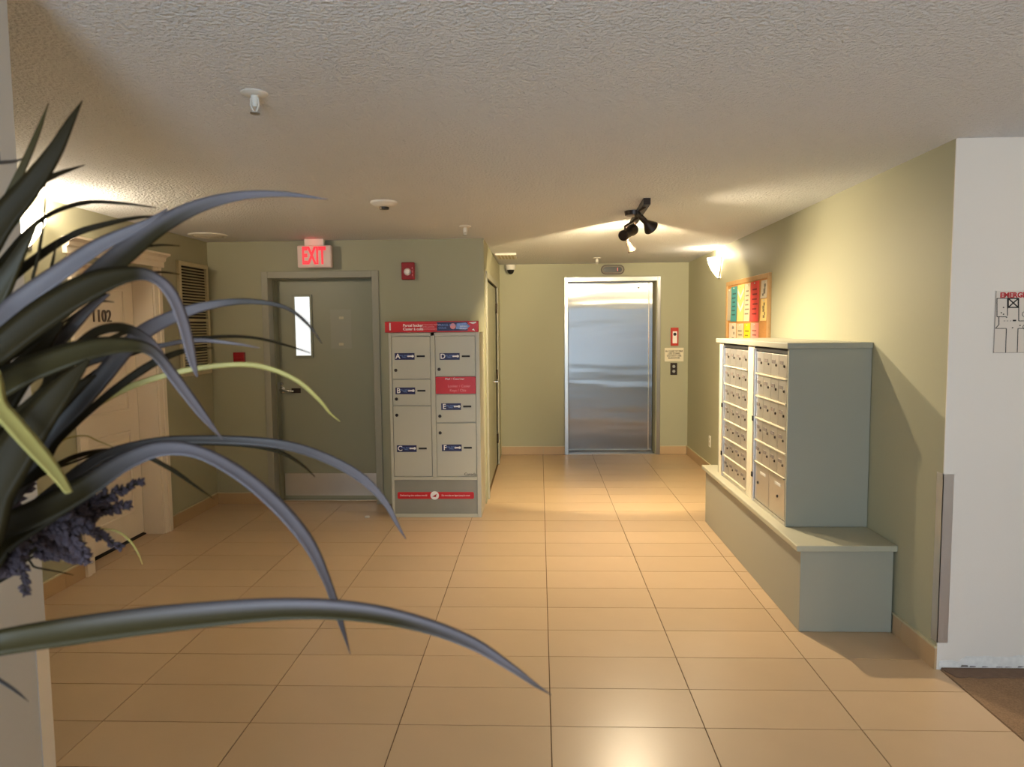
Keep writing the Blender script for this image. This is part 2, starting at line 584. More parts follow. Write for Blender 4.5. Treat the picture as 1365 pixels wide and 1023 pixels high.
# ------------------------------------------------------------------ exit door
d2 = struct(box(EX[0] + 0.004, EX[1] - 0.004, 6.55, 6.595, 0.012, EX[2] - 0.004).build('door_2', M['sage_door']),
            'sage green steel stairwell door with narrow lit window, under the exit sign')
f = MB()
f.box(-2.468, EX[0] + 0.006, YX - 0.018, YX + 0.10, 0, 2.098, bev=0.004)
f.build('door_frame', M['sage_board'], d2)
MB().box(EX[1] - 0.006, EX[1] + 0.055, YX - 0.018, YX + 0.10, 0, 2.098, bev=0.004).build('door_frame', M['sage_board'], d2)
MB().box(EX[0] + 0.006, EX[1] - 0.006, YX - 0.018, YX + 0.10, EX[2] - 0.006, 2.098, bev=0.004).build('door_frame', M['sage_board'], d2)
MB().box(EX[0], EX[0] + 0.018, YX + 0.10, 6.55, 0, EX[2]).box(EX[1] - 0.012, EX[1], YX + 0.10, 6.55, 0, EX[2]).box(EX[0], EX[1], YX + 0.10, 6.55, EX[2] - 0.012, EX[2]).build('door_stop', M['sage_door'], d2)
a, b = at(393, 396, 6.549), at(416, 474, 6.549)
wx0, wx1, wz1, wz0 = a.x, b.x - 0.004, a.z, b.z
box(wx0, wx1, 6.540, 6.548, wz0, wz1).build('window_pane', M['lit_glass'], d2)
fw = 0.02
MB().box(wx0 - fw, wx0, 6.532, 6.55, wz0 - fw, wz1 + fw, bev=0.003).box(wx1, wx1 + fw, 6.532, 6.55, wz0 - fw, wz1 + fw, bev=0.003) \
    .box(wx0, wx1, 6.532, 6.55, wz1, wz1 + fw, bev=0.003).box(wx0, wx1, 6.532, 6.55, wz0 - fw, wz0, bev=0.003).build('window_frame', M['sage_door'], d2)
a, b = at(380, 637, 6.548), at(501, 666, 6.548)
box(a.x, EX[1] - 0.03, 6.5465, 6.55, 0.035, 0.245).build('kick_plate', M['guard'], d2)
box(EX[0], EX[1], 6.46, 6.60, 0.0, 0.012, bev=0.003).build('threshold', M['chrome'], d2)
lv = at(376, 520, 6.55)
lk = MB()
lk.lathe([(0.0, 0.0), (0.032, 0.0), (0.032, 0.010), (0.014, 0.014), (0.013, 0.05), (0.0, 0.05)], (lv.x, 6.55, lv.z), (0, -1, 0), 20)
lk.tube([(lv.x, 6.51, lv.z), (lv.x + 0.03, 6.50, lv.z), (lv.x + 0.075, 6.498, lv.z - 0.006), (lv.x + 0.125, 6.50, lv.z - 0.012)], [0.012, 0.011, 0.010, 0.009], 10)
lk.build('lever_handle', M['chrome'], d2, smooth=True)
MB().lathe([(0.0, 0.0), (0.017, 0.0), (0.015, 0.02), (0.0, 0.022)], (lv.x, 6.55, lv.z + 0.055), (0, -1, 0), 16).build('deadbolt', M['chrome'], d2, smooth=True)
box(lv.x + 0.09, lv.x + 0.175, 6.545, 6.55, lv.z - 0.03, lv.z + 0.015).build('latch_guard', M['bronze'], d2)
for yy in (424, 459):
    p = at(455, yy, 6.549)
    box(p.x - 0.022, p.x + 0.022, 6.5485, 6.55, p.z - 0.012, p.z + 0.012).build('tape_strip', M['cream_trim'], d2)
p, q = at(440, 413, 6.549), at(469, 465, 6.549)
box(p.x, q.x, 6.5492, 6.55, q.z, p.z).build('notice_mark', mat('faded_patch', rgb(156, 154, 134), 0.45), d2)
for zz in (0.35, 1.05, 1.8):
    MB().tube([(EX[1] - 0.006, 6.545, zz - 0.05), (EX[1] - 0.006, 6.545, zz + 0.05)], 0.008, 8).build('hinge', M['steel'], d2)

# ------------------------------------------------------------------ unit door 1102 in the left wall
LX = -3.10
d3 = struct(box(LX - 0.045, LX, D3[0] + 0.010, D3[1] - 0.010, 0.02, D3[2] - 0.010).build('door_3', M['door_white']),
            'white panelled suite door numbered 1102 behind the grass')
def door_panel(z0, z1):
    y0, y1 = D3[0] + 0.13, D3[1] - 0.13
    g = MB()
    for (ya, yb, za, zb) in [(y0, y1, z1 - 0.02, z1), (y0, y1, z0, z0 + 0.02), (y0, y0 + 0.02, z0, z1), (y1 - 0.02, y1, z0, z1)]:
        g.box(LX, LX + 0.010, ya, yb, za, zb, bev=0.004)
    g.box(LX, LX + 0.006, y0 + 0.055, y1 - 0.055, z0 + 0.055, z1 - 0.055, bev=0.005)
    g.build('door_panel', M['door_white'], d3)
door_panel(0.99, 1.90)
door_panel(0.20, 0.84)
MB().box(LX + 0.045 - 0.045, XL + 0.004, D3[1] - 0.008, D3[1] + 0.002, 0, D3[2]).build('jamb', M['door_white'], d3)
MB().box(LX, XL + 0.004, D3[0] - 0.002, D3[0] + 0.008, 0, D3[2]).build('jamb', M['door_white'], d3)
MB().box(LX, XL + 0.004, D3[0], D3[1], D3[2] - 0.008, D3[2] + 0.002).build('jamb', M['door_white'], d3)
def casing(y0, y1):
    g = MB()
    g.box(XL, XL + 0.018, y0, y1, 0, 2.075, bev=0.004)
    g.box(XL + 0.018, XL + 0.028, y0 + 0.05 if y0 > 5 else y0, y1 if y0 > 5 else y1 - 0.05, 0, 2.075, bev=0.003)
    g.build('casing', M['door_white'], d3)
casing(D3[1] + 0.004, D3[1] + 0.10)
casing(D3[0] - 0.10, D3[0] - 0.004)
m = MB()
m.prism([(XL, 2.075), (XL + 0.03, 2.075), (XL + 0.03, 2.115), (XL + 0.045, 2.125), (XL + 0.05, 2.15), (XL + 0.085, 2.165), (XL + 0.085, 2.18), (XL, 2.18)], 1, D3[0] - 0.13, D3[1] + 0.14)
# profile runs in the XZ plane
m.build('cornice', M['door_white'], d3)
box(LX - 0.05, LX + 0.014, D3[0], D3[1], 0.0, 0.010).build('threshold', M['dark'], d3)  # dark strip painting the shaded gap under the door
text('1102', 0.125, (LX + 0.012, 4.99, 1.69), '+X', mat('grey_number', rgb(112, 98, 84), 0.4, 0.3), d3, name='door_number', depth=0.004, sx=0.95)

# ------------------------------------------------------------------ closet doors in the partition
d4 = struct(box(XP - 0.05, XP - 0.012, D4[0] + 0.01, 7.66, 0.02, D4[2] - 0.01).build('door_4', M['sage_door']),
            'sage closet double door along the passage to the elevator')
box(XP - 0.05, XP - 0.012, 7.675, D4[1] - 0.01, 0.02, D4[2] - 0.01).build('door_leaf', M['sage_door'], d4)
for a, b in ((D4[0] - 0.06, D4[0]), (D4[1], D4[1] + 0.06)):
    MB().box(XP - 0.06, XP + 0.016, a, b, 0, D4[2] + 0.06, bev=0.004).build('door_frame', M['sage_board'], d4)
MB().box(XP - 0.06, XP + 0.016, D4[0], D4[1], D4[2], D4[2] + 0.06, bev=0.004).build('door_frame', M['sage_board'], d4)
MB().lathe([(0.0, 0.0), (0.03, 0.0), (0.03, 0.008), (0.012, 0.012), (0.011, 0.045), (0.0, 0.045)], (XP - 0.012, 7.75, 1.0), (1, 0, 0), 16) \
    .tube([(XP + 0.033, 7.75, 1.0), (XP + 0.043, 7.80, 1.0), (XP + 0.043, 7.88, 0.995)], [0.011, 0.010, 0.008], 8).build('lever_handle', M['chrome'], d4, smooth=True)
for zz in (0.307, 1.049, 1.80):
    MB().tube([(XP - 0.004, D4[0] + 0.006, zz - 0.055), (XP - 0.004, D4[0] + 0.006, zz + 0.055)], 0.011, 8).build('hinge', M['bronze'], d4)
    MB().tube([(XP - 0.004, D4[1] - 0.006, zz - 0.055), (XP - 0.004, D4[1] - 0.006, zz + 0.055)], 0.011, 8).build('hinge', M['bronze'], d4)

# ------------------------------------------------------------------ mail cabinet on its plinth
KX0 = 1.335
pt = thing('mail_plinth', (KX0, 3.67, 0), 'low sage bench with overhanging ledge under the mail cabinet', 'bench')
box(KX0, XR - 0.011, 3.67, 5.785, 0, 0.43, bev=0.003).build('body', M['sage_board'], pt)
box(KX0 - 0.028, XR - 0.001, 3.648, 5.81, 0.43, 0.461, bev=0.005).build('ledge', mat('pale_ledge_paint', rgb(178, 174, 152), 0.42, spec=0.4), pt)

CX, CY0, CY1, CZ0, CZ1 = 1.366, 3.995, 5.525, 0.462, 1.455
mc = thing('mail_cabinet', (CX, CY0, CZ0), 'tall sage mail cabinet with rows of small metal mailbox doors, on low bench', 'mailbox')
b = MB()
b.box(CX, XR - 0.002, CY0, CY0 + 0.022, CZ0, CZ1, bev=0.002)
b.box(CX, XR - 0.002, CY1 - 0.022, CY1, CZ0, CZ1, bev=0.002)
b.box(CX + 0.06, XR - 0.002, CY0 + 0.022, CY1 - 0.022, CZ0, CZ1)
b.build('body', M['sage_board'], mc)
box(CX - 0.012, XR - 0.002, CY0 - 0.012, CY1 + 0.055, CZ1, CZ1 + 0.033, bev=0.004).build('top_board', M['sage_board'], mc)
for a, bb in ((4.625, 4.765), (5.40, CY1 - 0.022)):
    box(CX, CX + 0.06, a, bb, CZ0, CZ1, bev=0.002).build('stile', M['mail_white'], mc)
box(CX + 0.002, CX + 0.05, CY0 + 0.022, 4.625, 1.425, CZ1).box(CX + 0.002, CX + 0.05, 4.765, 5.40, 1.425, CZ1).build('head_rail', M['dark'], mc)
box(CX, CX + 0.05, CY0 + 0.022, 4.625, CZ0, CZ0 + 0.02).box(CX, CX + 0.05, 4.765, 5.40, CZ0, CZ0 + 0.02).build('bottom_rail', M['alu'], mc)


def mail_panel(y0, y1, rows, cols, z0, z1, big_z=None):
    """y1 is the far, hinged side"""
    # bright hinge strip on the far side
    st = MB().box(CX - 0.008, CX + 0.02, y1 - 0.035, y1 - 0.004, CZ0 + 0.004, 1.44, bev=0.003).build('hinge_strip', M['alu_strip'], mc)
    for zz in (0.62, 0.98):
        box(CX - 0.014, CX - 0.006, y1 - 0.03, y1 - 0.008, zz, zz + 0.03).build('latch', M['dark'], st)
    a0, a1 = y0 + 0.008, y1 - 0.045
    cw = (a1 - a0) / cols
    rh = (z1 - z0) / rows
    first = None
    for r in range(rows):
        # narrow ledge between two rows
        MB().box(CX - 0.006, CX + 0.02, a0, a1, z0 + rh * r - 0.004, z0 + rh * r + 0.004).build('row_rail', M['mail_white'], mc)
        for c in range(cols):
            off = Vector((0, a0 + cw * c, z0 + rh * r))
            if first is None:
                d = box(CX + 0.002, CX + 0.014, 0.002, cw - 0.002, 0.006, rh - 0.006, bev=0.0015, seg=1).build('mailbox_door', M['alu'])
                lk = MB().lathe([(0.0, 0), (0.0085, 0), (0.007, 0.006), (0.0, 0.006)], (CX + 0.002, cw * 0.30, rh * 0.50), (-1, 0, 0), 8).build('lock', M['bronze'])
                pl_ = box(CX, CX + 0.003, cw * 0.46, cw * 0.86, rh * 0.56, rh * 0.70).build('number_plate', M['grey_ink'])
                first = (d, lk, pl_)
                objs = first
            else:
                objs = [o.copy() for o in first]
                for o in objs:
                    COL.objects.link(o)
            d, lk, pl_ = objs
            d.parent = mc
            d.matrix_parent_inverse = Matrix.Translation(-Vector(mc.location))
            d.location = off
            for o in (lk, pl_):
                o.parent = d
                o.matrix_parent_inverse = Matrix.Identity(4)
                o.location = (0, 0, 0)
    if big_z:
        MB().box(CX - 0.006, CX + 0.02, a0, a1, big_z[1] - 0.006, big_z[1] + 0.002).build('row_rail', M['mail_white'], mc)
        half = (a1 - a0) / 2
        for k in range(2):
            d = box(CX + 0.002, CX + 0.014, a0 + half * k + 0.003, a0 + half * (k + 1) - 0.003, big_z[0] + 0.004, big_z[1] - 0.008, bev=0.002, seg=1).build('parcel_door', M['alu'], mc)
            yy = a0 + half * k + half * (0.42 if k == 0 else 0.75)
            MB().lathe([(0.0, 0), (0.009, 0), (0.008, 0.007), (0.0, 0.007)], (CX + 0.002, yy, big_z[0] + 0.12), (-1, 0, 0), 10).build('lock', M['bronze'], d)
            box(CX, CX + 0.003, a0 + half * k + half * 0.25, a0 + half * k + half * 0.6, big_z[1] - 0.06, big_z[1] - 0.045).build('number_plate', M['white'], d)


mail_panel(CY0 + 0.022, 4.625, 5, 4, 0.725, 1.425, big_z=(CZ0 + 0.02, 0.725))
mail_panel(4.765, 5.40, 7, 4, CZ0 + 0.03, 1.425)

# ------------------------------------------------------------------ parcel locker
PLY = 5.907
px0, px1 = -1.245, -0.492
pk = thing('parcel_locker', ((px0 + px1) / 2, PLY, 0), 'grey steel parcel locker with red numbered header, beside the stairwell door', 'locker')
box(px0, px1, PLY + 0.018, YX - 0.002, 0.0, 1.55, bev=0.003).build('body', M['locker'], pk)
fr = MB()
MIDX0, MIDX1 = -0.897, -0.862
for a, b, c, d in [(px0, -1.222, 0.0, 1.55), (-0.525, px1, 0.0, 1.55), (MIDX0, MIDX1, 0.335, 1.55), (-1.222, -0.525, 1.522, 1.55), (-1.222, -0.525, 0.318, 0.345), (-1.222, -0.525, 0.0, 0.028)]:
    fr.box(a, b, PLY, PLY + 0.02, c, d, bev=0.002, seg=1)
fr.build('front_frame', M['locker'], pk)


def locker_door(x0, x1, z0, z1, letter, label_px, lock_dz):
    d = box(x0 + 0.004, x1 - 0.004, PLY + 0.003, PLY + 0.018, z0 + 0.004, z1 - 0.004, bev=0.002, seg=1).build('locker_door', M['locker'], pk)
    lx, ly = label_px
    p = at(lx, ly, PLY)
    w, h = 0.165, 0.056
    box(p.x, p.x + w, PLY + 0.0015, PLY + 0.003, p.z - h, p.z).build('door_label', M['navy'], d)
    text(letter, 0.058, (p.x + 0.026, PLY + 0.001, p.z - h / 2), '-Y', M['print_white'], d, bold=0.001)
    text('PULL DOOR\nTIREZ', 0.015, (p.x + 0.078, PLY + 0.001, p.z - h / 2), '-Y', M['sky_print'], d)
    k = MB().box(p.x + 0.112, p.x + 0.14, PLY + 0.0005, PLY + 0.0015, p.z - h * 0.58, p.z - h * 0.36)
    k.lathe([(0.0, 0), (0.011, 0), (0.011, 0.001), (0, 0.001)], (p.x + 0.149, PLY + 0.0015, p.z - h * 0.47), (0, -1, 0), 10)
    k.lathe([(0.0, 0), (0.008, 0), (0.008, 0.001), (0, 0.001)], (p.x + 0.112, PLY + 0.0015, p.z - h * 0.47), (0, -1, 0), 10)
    k.build('key_symbol', M['print_white'], d)
    ks = box(p.x + w + 0.018, p.x + w + 0.085, PLY - 0.001, PLY + 0.003, p.z - h * 0.62, p.z - h * 0.36).build('key_slot', M['dark'], d)
    MB().lathe([(0.0, 0), (0.014, 0), (0.012, 0.006), (0, 0.006)], (x0 + 0.032, PLY + 0.003, z0 + lock_dz), (0, -1, 0), 10).build('lock', M['bronze'], d)


LA = (-1.222, MIDX0)
LB = (MIDX1, -0.525)
locker_door(*LA, 1.165, 1.522, 'A', (526, 471), 0.075)
locker_door(*LA, 0.945, 1.165, 'B', (527, 517), 0.055)
locker_door(*LA, 0.345, 0.945, 'C', (529, 594), 0.52)
locker_door(*LB, 1.185, 1.522, 'D', (586, 471), 0.06)
locker_door(*LB, 0.800, 1.040, 'E', (588, 538), 0.055)
locker_door(*LB, 0.345, 0.800, 'F', (589, 593), 0.37)
rp = box(LB[0] + 0.002, LB[1] - 0.002, PLY - 0.001, PLY + 0.018, 1.042, 1.183, bev=0.002, seg=1).build('notice_panel', M['red'], pk)
text('Mail \u2022 Courrier', 0.026, (-0.70, PLY - 0.0015, 1.165), '-Y', M['print_white'], rp)
text('Locker / Casier', 0.030, (-0.665, PLY - 0.0015, 1.105), '-Y', M['pink_print'], rp)
text('Keys / Cl\u00e9s', 0.030, (-0.675, PLY - 0.0015, 1.070), '-Y', M['pink_print'], rp)
text('Canada', 0.034, (-0.583, PLY + 0.0025, 0.366), '-Y', M['ink'], pk)
lp = box(-1.222, -0.525, PLY + 0.006, PLY + 0.018, 0.028, 0.318).build('lower_panel', M['locker_low'], pk)
g = MB()
g.prism([(-1.19 + 0.0, 0.157), (-0.563, 0.157), (-0.555, 0.165), (-0.555, 0.207), (-0.563, 0.215), (-1.19, 0.215), (-1.198, 0.207), (-1.198, 0.165)], 1, PLY + 0.004, PLY + 0.006)
rs = g.build('slogan_strip', M['red'], lp)
text('Delivering the online world', 0.0205, (-1.063, PLY + 0.0035, 0.186), '-Y', M['print_white'], rs)
text('Du monde en ligne jusqu\u2019\u00e0 vous', 0.0185, (-0.708, PLY + 0.0035, 0.186), '-Y', M['print_white'], rs)
lg = MB().lathe([(0.0, 0), (0.036, 0), (0.036, 0.0012), (0.0, 0.0012)], (-0.885, PLY + 0.004, 0.186), (0, -1, 0), 28).build('round_logo', M['print_white'], rs)
MB().prism([(-0.905, 0.176), (-0.875, 0.172), (-0.868, 0.200), (-0.884, 0.19)], 1, PLY + 0.0018, PLY + 0.0028).build('round_logo_mark', M['red_ink'], rs)
hd = box(-1.268, -0.498, PLY - 0.02, PLY + 0.03, 1.552, 1.642, bev=0.004).build('header_sign', M['red'], pk)
hy = PLY - 0.0205
text('1', 0.085, (-1.225, hy, 1.597), '-Y', M['print_white'], hd, bold=0.0012)
text('Parcel locker\nCasier \u00e0 colis', 0.031, (-1.118, hy, 1.594), '-Y', M['print_white'], hd, align='LEFT', bold=0.0007)
text('community mailbox\nbo\u00eete postale\ncommunautaire', 0.0185, (-0.955, hy, 1.597), '-Y', M['pink_print'], hd, align='LEFT')
box(-0.838, -0.585, hy - 0.0004, hy + 0.0006, 1.562, 1.634).build('header_print', M['navy'], hd)
text('PARCEL BOX\nCOLIS', 0.024, (-0.825, hy - 0.001, 1.598), '-Y', M['sky_print'], hd, align='LEFT')
MB().lathe([(0.0, 0), (0.024, 0), (0.024, 0.001), (0, 0.001)], (-0.706, hy - 0.0004, 1.600), (0, -1, 0), 18).build('header_print', M['pink_print'], hd)
MB().prism([(-0.682, 1.578), (-0.60, 1.572), (-0.565, 1.60), (-0.60, 1.628), (-0.675, 1.622)], 1, hy - 0.0012, hy - 0.0004).build('header_print', M['sky_print'], hd)
text('delivery\nlivraison', 0.020, (-0.618, hy - 0.0018, 1.590), '-Y', M['print_white'], hd)
MB().prism([(-0.575, 1.63), (-0.515, 1.636), (-0.515, 1.626), (-0.54, 1.616)], 1, hy - 0.0012, hy).prism([(-0.55, 1.57), (-0.525, 1.558), (-0.535, 1.58)], 1, hy - 0.0012, hy).build('header_print', M['print_white'], hd)

# ------------------------------------------------------------------ signs and devices on the exit wall
ex = thing('exit_sign', (-1.985, YX, 2.13), 'lit red EXIT sign hanging over the stairwell door', 'exit sign')
a, b = at(397, 328, 6.27), at(443, 357, 6.27)
box(a.x, b.x, 6.24, 6.30, b.z, a.z, bev=0.012, seg=3).build('sign_box', M['exit_pale'], ex, smooth=True)
text('EXIT', (a.z - b.z) * 1.06, ((a.x + b.x) / 2 - 0.002, 6.2385, (a.z + b.z) / 2), '-Y', M['exit_red'], ex, sx=0.50, depth=0.002, bold=0.007)
cxx = (a.x + b.x) / 2
box(cxx - 0.085, cxx + 0.085, 6.245, 6.30, a.z, CZ(6.27) + 0.002, bev=0.004).build('ceiling_mount', M['white'], ex)
lamp('exit_glow', 'POINT', (cxx, 6.19, a.z + 0.022), 0.10, (1, 0.08, 0.08), radius=0.05)

a, b = at(535, 350, YX - 0.03), at(553, 373, YX - 0.03)
fa = thing('fire_alarm', ((a.x + b.x) / 2, YX, b.z), 'small red fire alarm strobe high on wall above the parcel locker', 'fire alarm')
box(a.x, b.x, YX - 0.045, YX, b.z, a.z, bev=0.008).build('housing', M['darkred'], fa)
c = ((a.x + b.x) / 2, (a.z + b.z) / 2)
MB().lathe([(0.0, 0.03), (0.022, 0.022), (0.032, 0.0), (0.0, 0.0)], (c[0] - 0.004, YX - 0.045, c[1] - 0.008), (0, -1, 0), 16).build('strobe_lens', M['print_white'], fa, smooth=True)
for k in range(3):
    box(b.x - 0.022, b.x - 0.016, YX - 0.047, YX - 0.044, b.z + 0.03 + 0.03 * k, b.z + 0.05 + 0.03 * k).build('side_lettering', M['pink_print'], fa)
a, b = at(311, 470, YX - 0.03), at(326, 484, YX - 0.03)
ps = thing('pull_station', ((a.x + b.x) / 2, YX, b.z), 'small dark red fire pull station left of the stairwell door', 'fire alarm')
box(a.x, b.x, YX - 0.04, YX, b.z, a.z, bev=0.006).build('housing', M['darkred'], ps)
box(a.x + 0.02, b.x - 0.02, YX - 0.052, YX - 0.04, b.z + 0.03, b.z + 0.045, bev=0.003).build('pull_handle', M['darkred'], ps)

# ------------------------------------------------------------------ louvred grille on the left wall
VY0, VY1, VZ0, VZ1 = 5.80, 6.315, 1.205, 2.155
lvn = thing('louver_grille', (XL, (VY0 + VY1) / 2, VZ0), 'tall cream louvered return air grille on wall beside the suite door', 'vent')
box(XL, XL + 0.006, VY0 + 0.02, VY1 - 0.02, VZ0 + 0.02, VZ1 - 0.02).build('backing', M['dark'], lvn)
for a, b, c, d in [(VY0, VY0 + 0.035, VZ0, VZ1), (VY1 - 0.035, VY1, VZ0, VZ1), (VY0 + 0.035, VY1 - 0.035, VZ1 - 0.035, VZ1), (VY0 + 0.035, VY1 - 0.035, VZ0, VZ0 + 0.035), (VY0 + 0.035, VY1 - 0.035, 1.66, 1.685)]:
    MB().box(XL, XL + 0.028, a, b, c, d, bev=0.003).build('frame', M['cream_trim'], lvn)
s0 = None
def slat_at(z):
    global s0
    if s0 is None:
        s0 = MB().prism([(0.007, 0.005), (0.009, 0.007), (0.024, -0.005), (0.022, -0.007)], 1, VY0 + 0.036, VY1 - 0.036).build('slat', M['cream_trim'], lvn)
        o = s0
    else:
        o = s0.copy()
        COL.objects.link(o)
    o.location = (XL, 0, z)
n1 = 17
for k in range(n1):
    slat_at(1.700 + (2.115 - 1.700) * (k + 0.3) / n1)
n2 = 17
for k in range(n2):
    slat_at(1.250 + (1.655 - 1.250) * (k + 0.3) / n2)

# ------------------------------------------------------------------ wall sconces
def sconce(name, x, y, z, side, label, glass='sconce_glass'):
    t = thing(name, (x, y, z), label, 'wall lamp', 'glass bowl wall sconces')
    # half bowl: a cone of glass standing off the wall, open above
    g = MB()
    prof = [(0.012, -0.10), (0.035, -0.07), (0.065, -0.02), (0.088, 0.04), (0.100, 0.095)]
    n = 18
    rings = []
    for r, h in prof:
        rings.append([g.bm.verts.new((x + side * (0.012 + r * 1.15 * math.sin(math.pi * k / n)), y + r * 1.25 * math.cos(math.pi * k / n), z + h)) for k in range(n + 1)])
    for A, B in zip(rings, rings[1:]):
        for k in range(n):
            g.bm.faces.new((A[k], A[k + 1], B[k + 1], B[k]))
    g.bm.faces.new(rings[0])
    g.build('glass_bowl', M[glass], t, smooth=True)
    MB().box(x, x + side * 0.012, y - 0.06, y + 0.06, z - 0.11, z + 0.09, bev=0.003).build('wall_plate', M['steel'], t)
    MB().tube([(x + side * 0.02, y - 0.128, z + 0.095), (x + side * 0.016, y - 0.10, z + 0.02), (x + side * 0.016, y - 0.03, z - 0.098)], 0.006, 8).build('side_bracket', M['steel'], t)
    MB().tube([(x + side * 0.05, y, z - 0.05), (x + side * 0.05, y, z + 0.0), (x + side * 0.05, y, z + 0.04)], [0.014, 0.022, 0.012], 10).build('bulb', M['bulb'], t, smooth=True)
    return t


sconce('wall_sconce', XR, 7.36, 2.165, -1, 'lit glass bowl sconce on right wall beyond the bulletin board')
sconce('wall_sconce', XL, 4.06, 2.17, 1, 'lit glass bowl sconce on left wall behind the grass blades', 'sconce_bright')
lamp('sconce_light', 'POINT', (XR - 0.10, 7.36, 2.28), 11, WARM2, radius=0.04)
lamp('sconce_light', 'POINT', (XL + 0.10, 4.06, 2.285), 48, WARM2, radius=0.04)

# flush ceiling lamp of the carpeted corridor, outside the frame on the right
cl = thing('corridor_light', (3.1, 1.6, CZ(1.6)), 'round frosted ceiling lamp in the carpeted corridor', 'ceiling lamp')
MB().lathe([(0.0, 0.0), (0.16, 0.0), (0.16, 0.02), (0.13, 0.07), (0.07, 0.095), (0.0, 0.10)], (3.1, 1.6, CZ(1.6) + 0.002), (0, 0, -1), 28).build('glass_dome', M['sconce_glass'], cl, smooth=True)
lamp('corridor_lamp', 'POINT', (3.1, 1.6, 2.2), 21, WARM2, radius=0.08)

# ------------------------------------------------------------------ track light
tl = thing('track_light', (0.69, 5.0, CZ(5.0)), 'dark bronze ceiling track light with three swivel spotlight heads', 'ceiling lamp')
P0, P1 = Vector((0.672, 4.56, CZ(4.56) - 0.02)), Vector((0.71, 5.62, CZ(5.6) - 0.02))
bar = MB()
bar.prism([(P0.x - 0.022, P0.y), (P0.x + 0.022, P0.y), (P1.x + 0.022, P1.y), (P1.x - 0.022, P1.y)], 2, CZ(5.1) - 0.035, CZ(5.1) + 0.004)
bar.build('track_bar', M['bronze'], tl)
MB().lathe([(0.0, 0.03), (0.06, 0.028), (0.065, 0.0), (0.0, 0.0)], (0.655, 5.05, CZ(5.05)), (0, 0, -1), 20).build('canopy', M['bronze'], tl, smooth=True)


def spot_head(px_pivot, px_back, px_mouth, Y, dY, rim=0.05, can=False):
    """pivot under the bar, back end and mouth centre of the shade"""
    pv = at(*px_pivot, Y)
    bk = at(*px_back, Y - dY / 2)
    mo = at(*px_mouth, Y + dY / 2)
    ax = (mo - bk)
    L = ax.length
    ax.normalize()
    if can:
        prof = [(0.0, 0), (0.030, 0), (0.036, 0.006), (0.038, 0.012), (0.034, 0.016), (0.034, L * 0.8), (rim, L * 0.84), (rim, L), (rim - 0.005, L), (rim - 0.006, L * 0.86), (0.0, L * 0.84)]
    else:
        prof = [(0.0, 0), (0.013, 0), (0.017, 0.008), (0.018, L * 0.50), (0.021, L * 0.56), (rim, L), (rim - 0.004, L), (0.018, L * 0.60), (0.0, L * 0.58)]
    ho = MB().lathe(prof, bk, ax, 22).build('lamp_shade', M['bronze'], tl, smooth=True)
    MB().tube([Vector((P0.x + (P1.x - P0.x) * (Y - P0.y) / (P1.y - P0.y), Y, CZ(Y) - 0.035)), pv, bk + ax * L * 0.3], [0.009, 0.008, 0.008], 8).build('swivel_arm', M['bronze'], tl)
    r = rim * 0.62
    MB().lathe([(0.0, 0.4 * r), (0.6 * r, 0.3 * r), (r, 0.0), (0.7 * r, -0.3 * r), (0.0, -0.35 * r)], bk + ax * (L - 0.012), ax, 18).build('bulb', M['bulb'], ho, smooth=True)
    return bk, mo, ax


# near head, thrown towards the right wall
bk, mo, ax = spot_head((851, 282), (853, 288), (868, 304), 4.66, 0.07, rim=0.050)
lamp('spot_wall', 'SPOT', mo + ax * 0.02, 70, WARM, target=(1.815, 4.45, 1.6), size=120, blend=1.0, radius=0.025)
# middle head, thrown at the lift
bk, mo, ax = spot_head((833, 302), (830, 315), (844, 306), 5.10, 0.14, rim=0.040, can=True)
lamp('spot_lift', 'SPOT', mo + ax * 0.012, 340, (1.0, 0.80, 0.47), target=mo + Vector((0.03, 0.90, -0.44)), size=92, blend=0.22, radius=0.025)
# far head, thrown down at the floor
bk, mo, ax = spot_head((836, 320), (837, 323), (843, 335), 5.34, 0.0, rim=0.034)
lamp('spot_floor', 'SPOT', mo + ax * 0.02, 245, WARM, target=(1.25, 4.95, 0), size=156, blend=1.0, radius=0.025)

# ------------------------------------------------------------------ things on the ceiling
def sprinkler(px, py, scale, label):
    d = F_ + R_ * ((px - 682.5) / FPX) - U_ * ((py - 511.5) / FPX)
    p = CAM + d * ((CZ(4) - CAM.z) / d.z)
    p = CAM + d * ((CZ(p.y) - CAM.z) / d.z)
    t = thing('sprinkler', p, label, 'sprinkler', 'ceiling fire sprinklers')
    s = scale
    z = p.z + 0.004
    MB().lathe([(0.0, 0.0), (0.045 * s, 0.0), (0.045 * s, 0.006), (0.034 * s, 0.012), (0.018 * s, 0.014), (0.0, 0.014)], (p.x, p.y, z), (0, 0, -1), 28).build('escutcheon', M['white'], t, smooth=True)
    MB().lathe([(0.013 * s, 0.012), (0.010 * s, 0.03), (0.008 * s, 0.05), (0.0, 0.05)], (p.x, p.y, z), (0, 0, -1), 12).tube([(p.x - 0.012 * s, p.y, z - 0.02), (p.x - 0.014 * s, p.y, z - 0.045), (p.x - 0.003, p.y, z - 0.07 * s)], 0.0028, 6) \
        .tube([(p.x + 0.012 * s, p.y, z - 0.02), (p.x + 0.014 * s, p.y, z - 0.045), (p.x + 0.003, p.y, z - 0.07 * s)], 0.0028, 6).build('sprinkler_body', M['white'], t)
    MB().lathe([(0.0, 0.0), (0.017 * s, 0.0), (0.017 * s, 0.003), (0.0, 0.003)], (p.x, p.y, z - 0.07 * s), (0, 0, -1), 16).build('deflector', M['steel'], t)
    return t


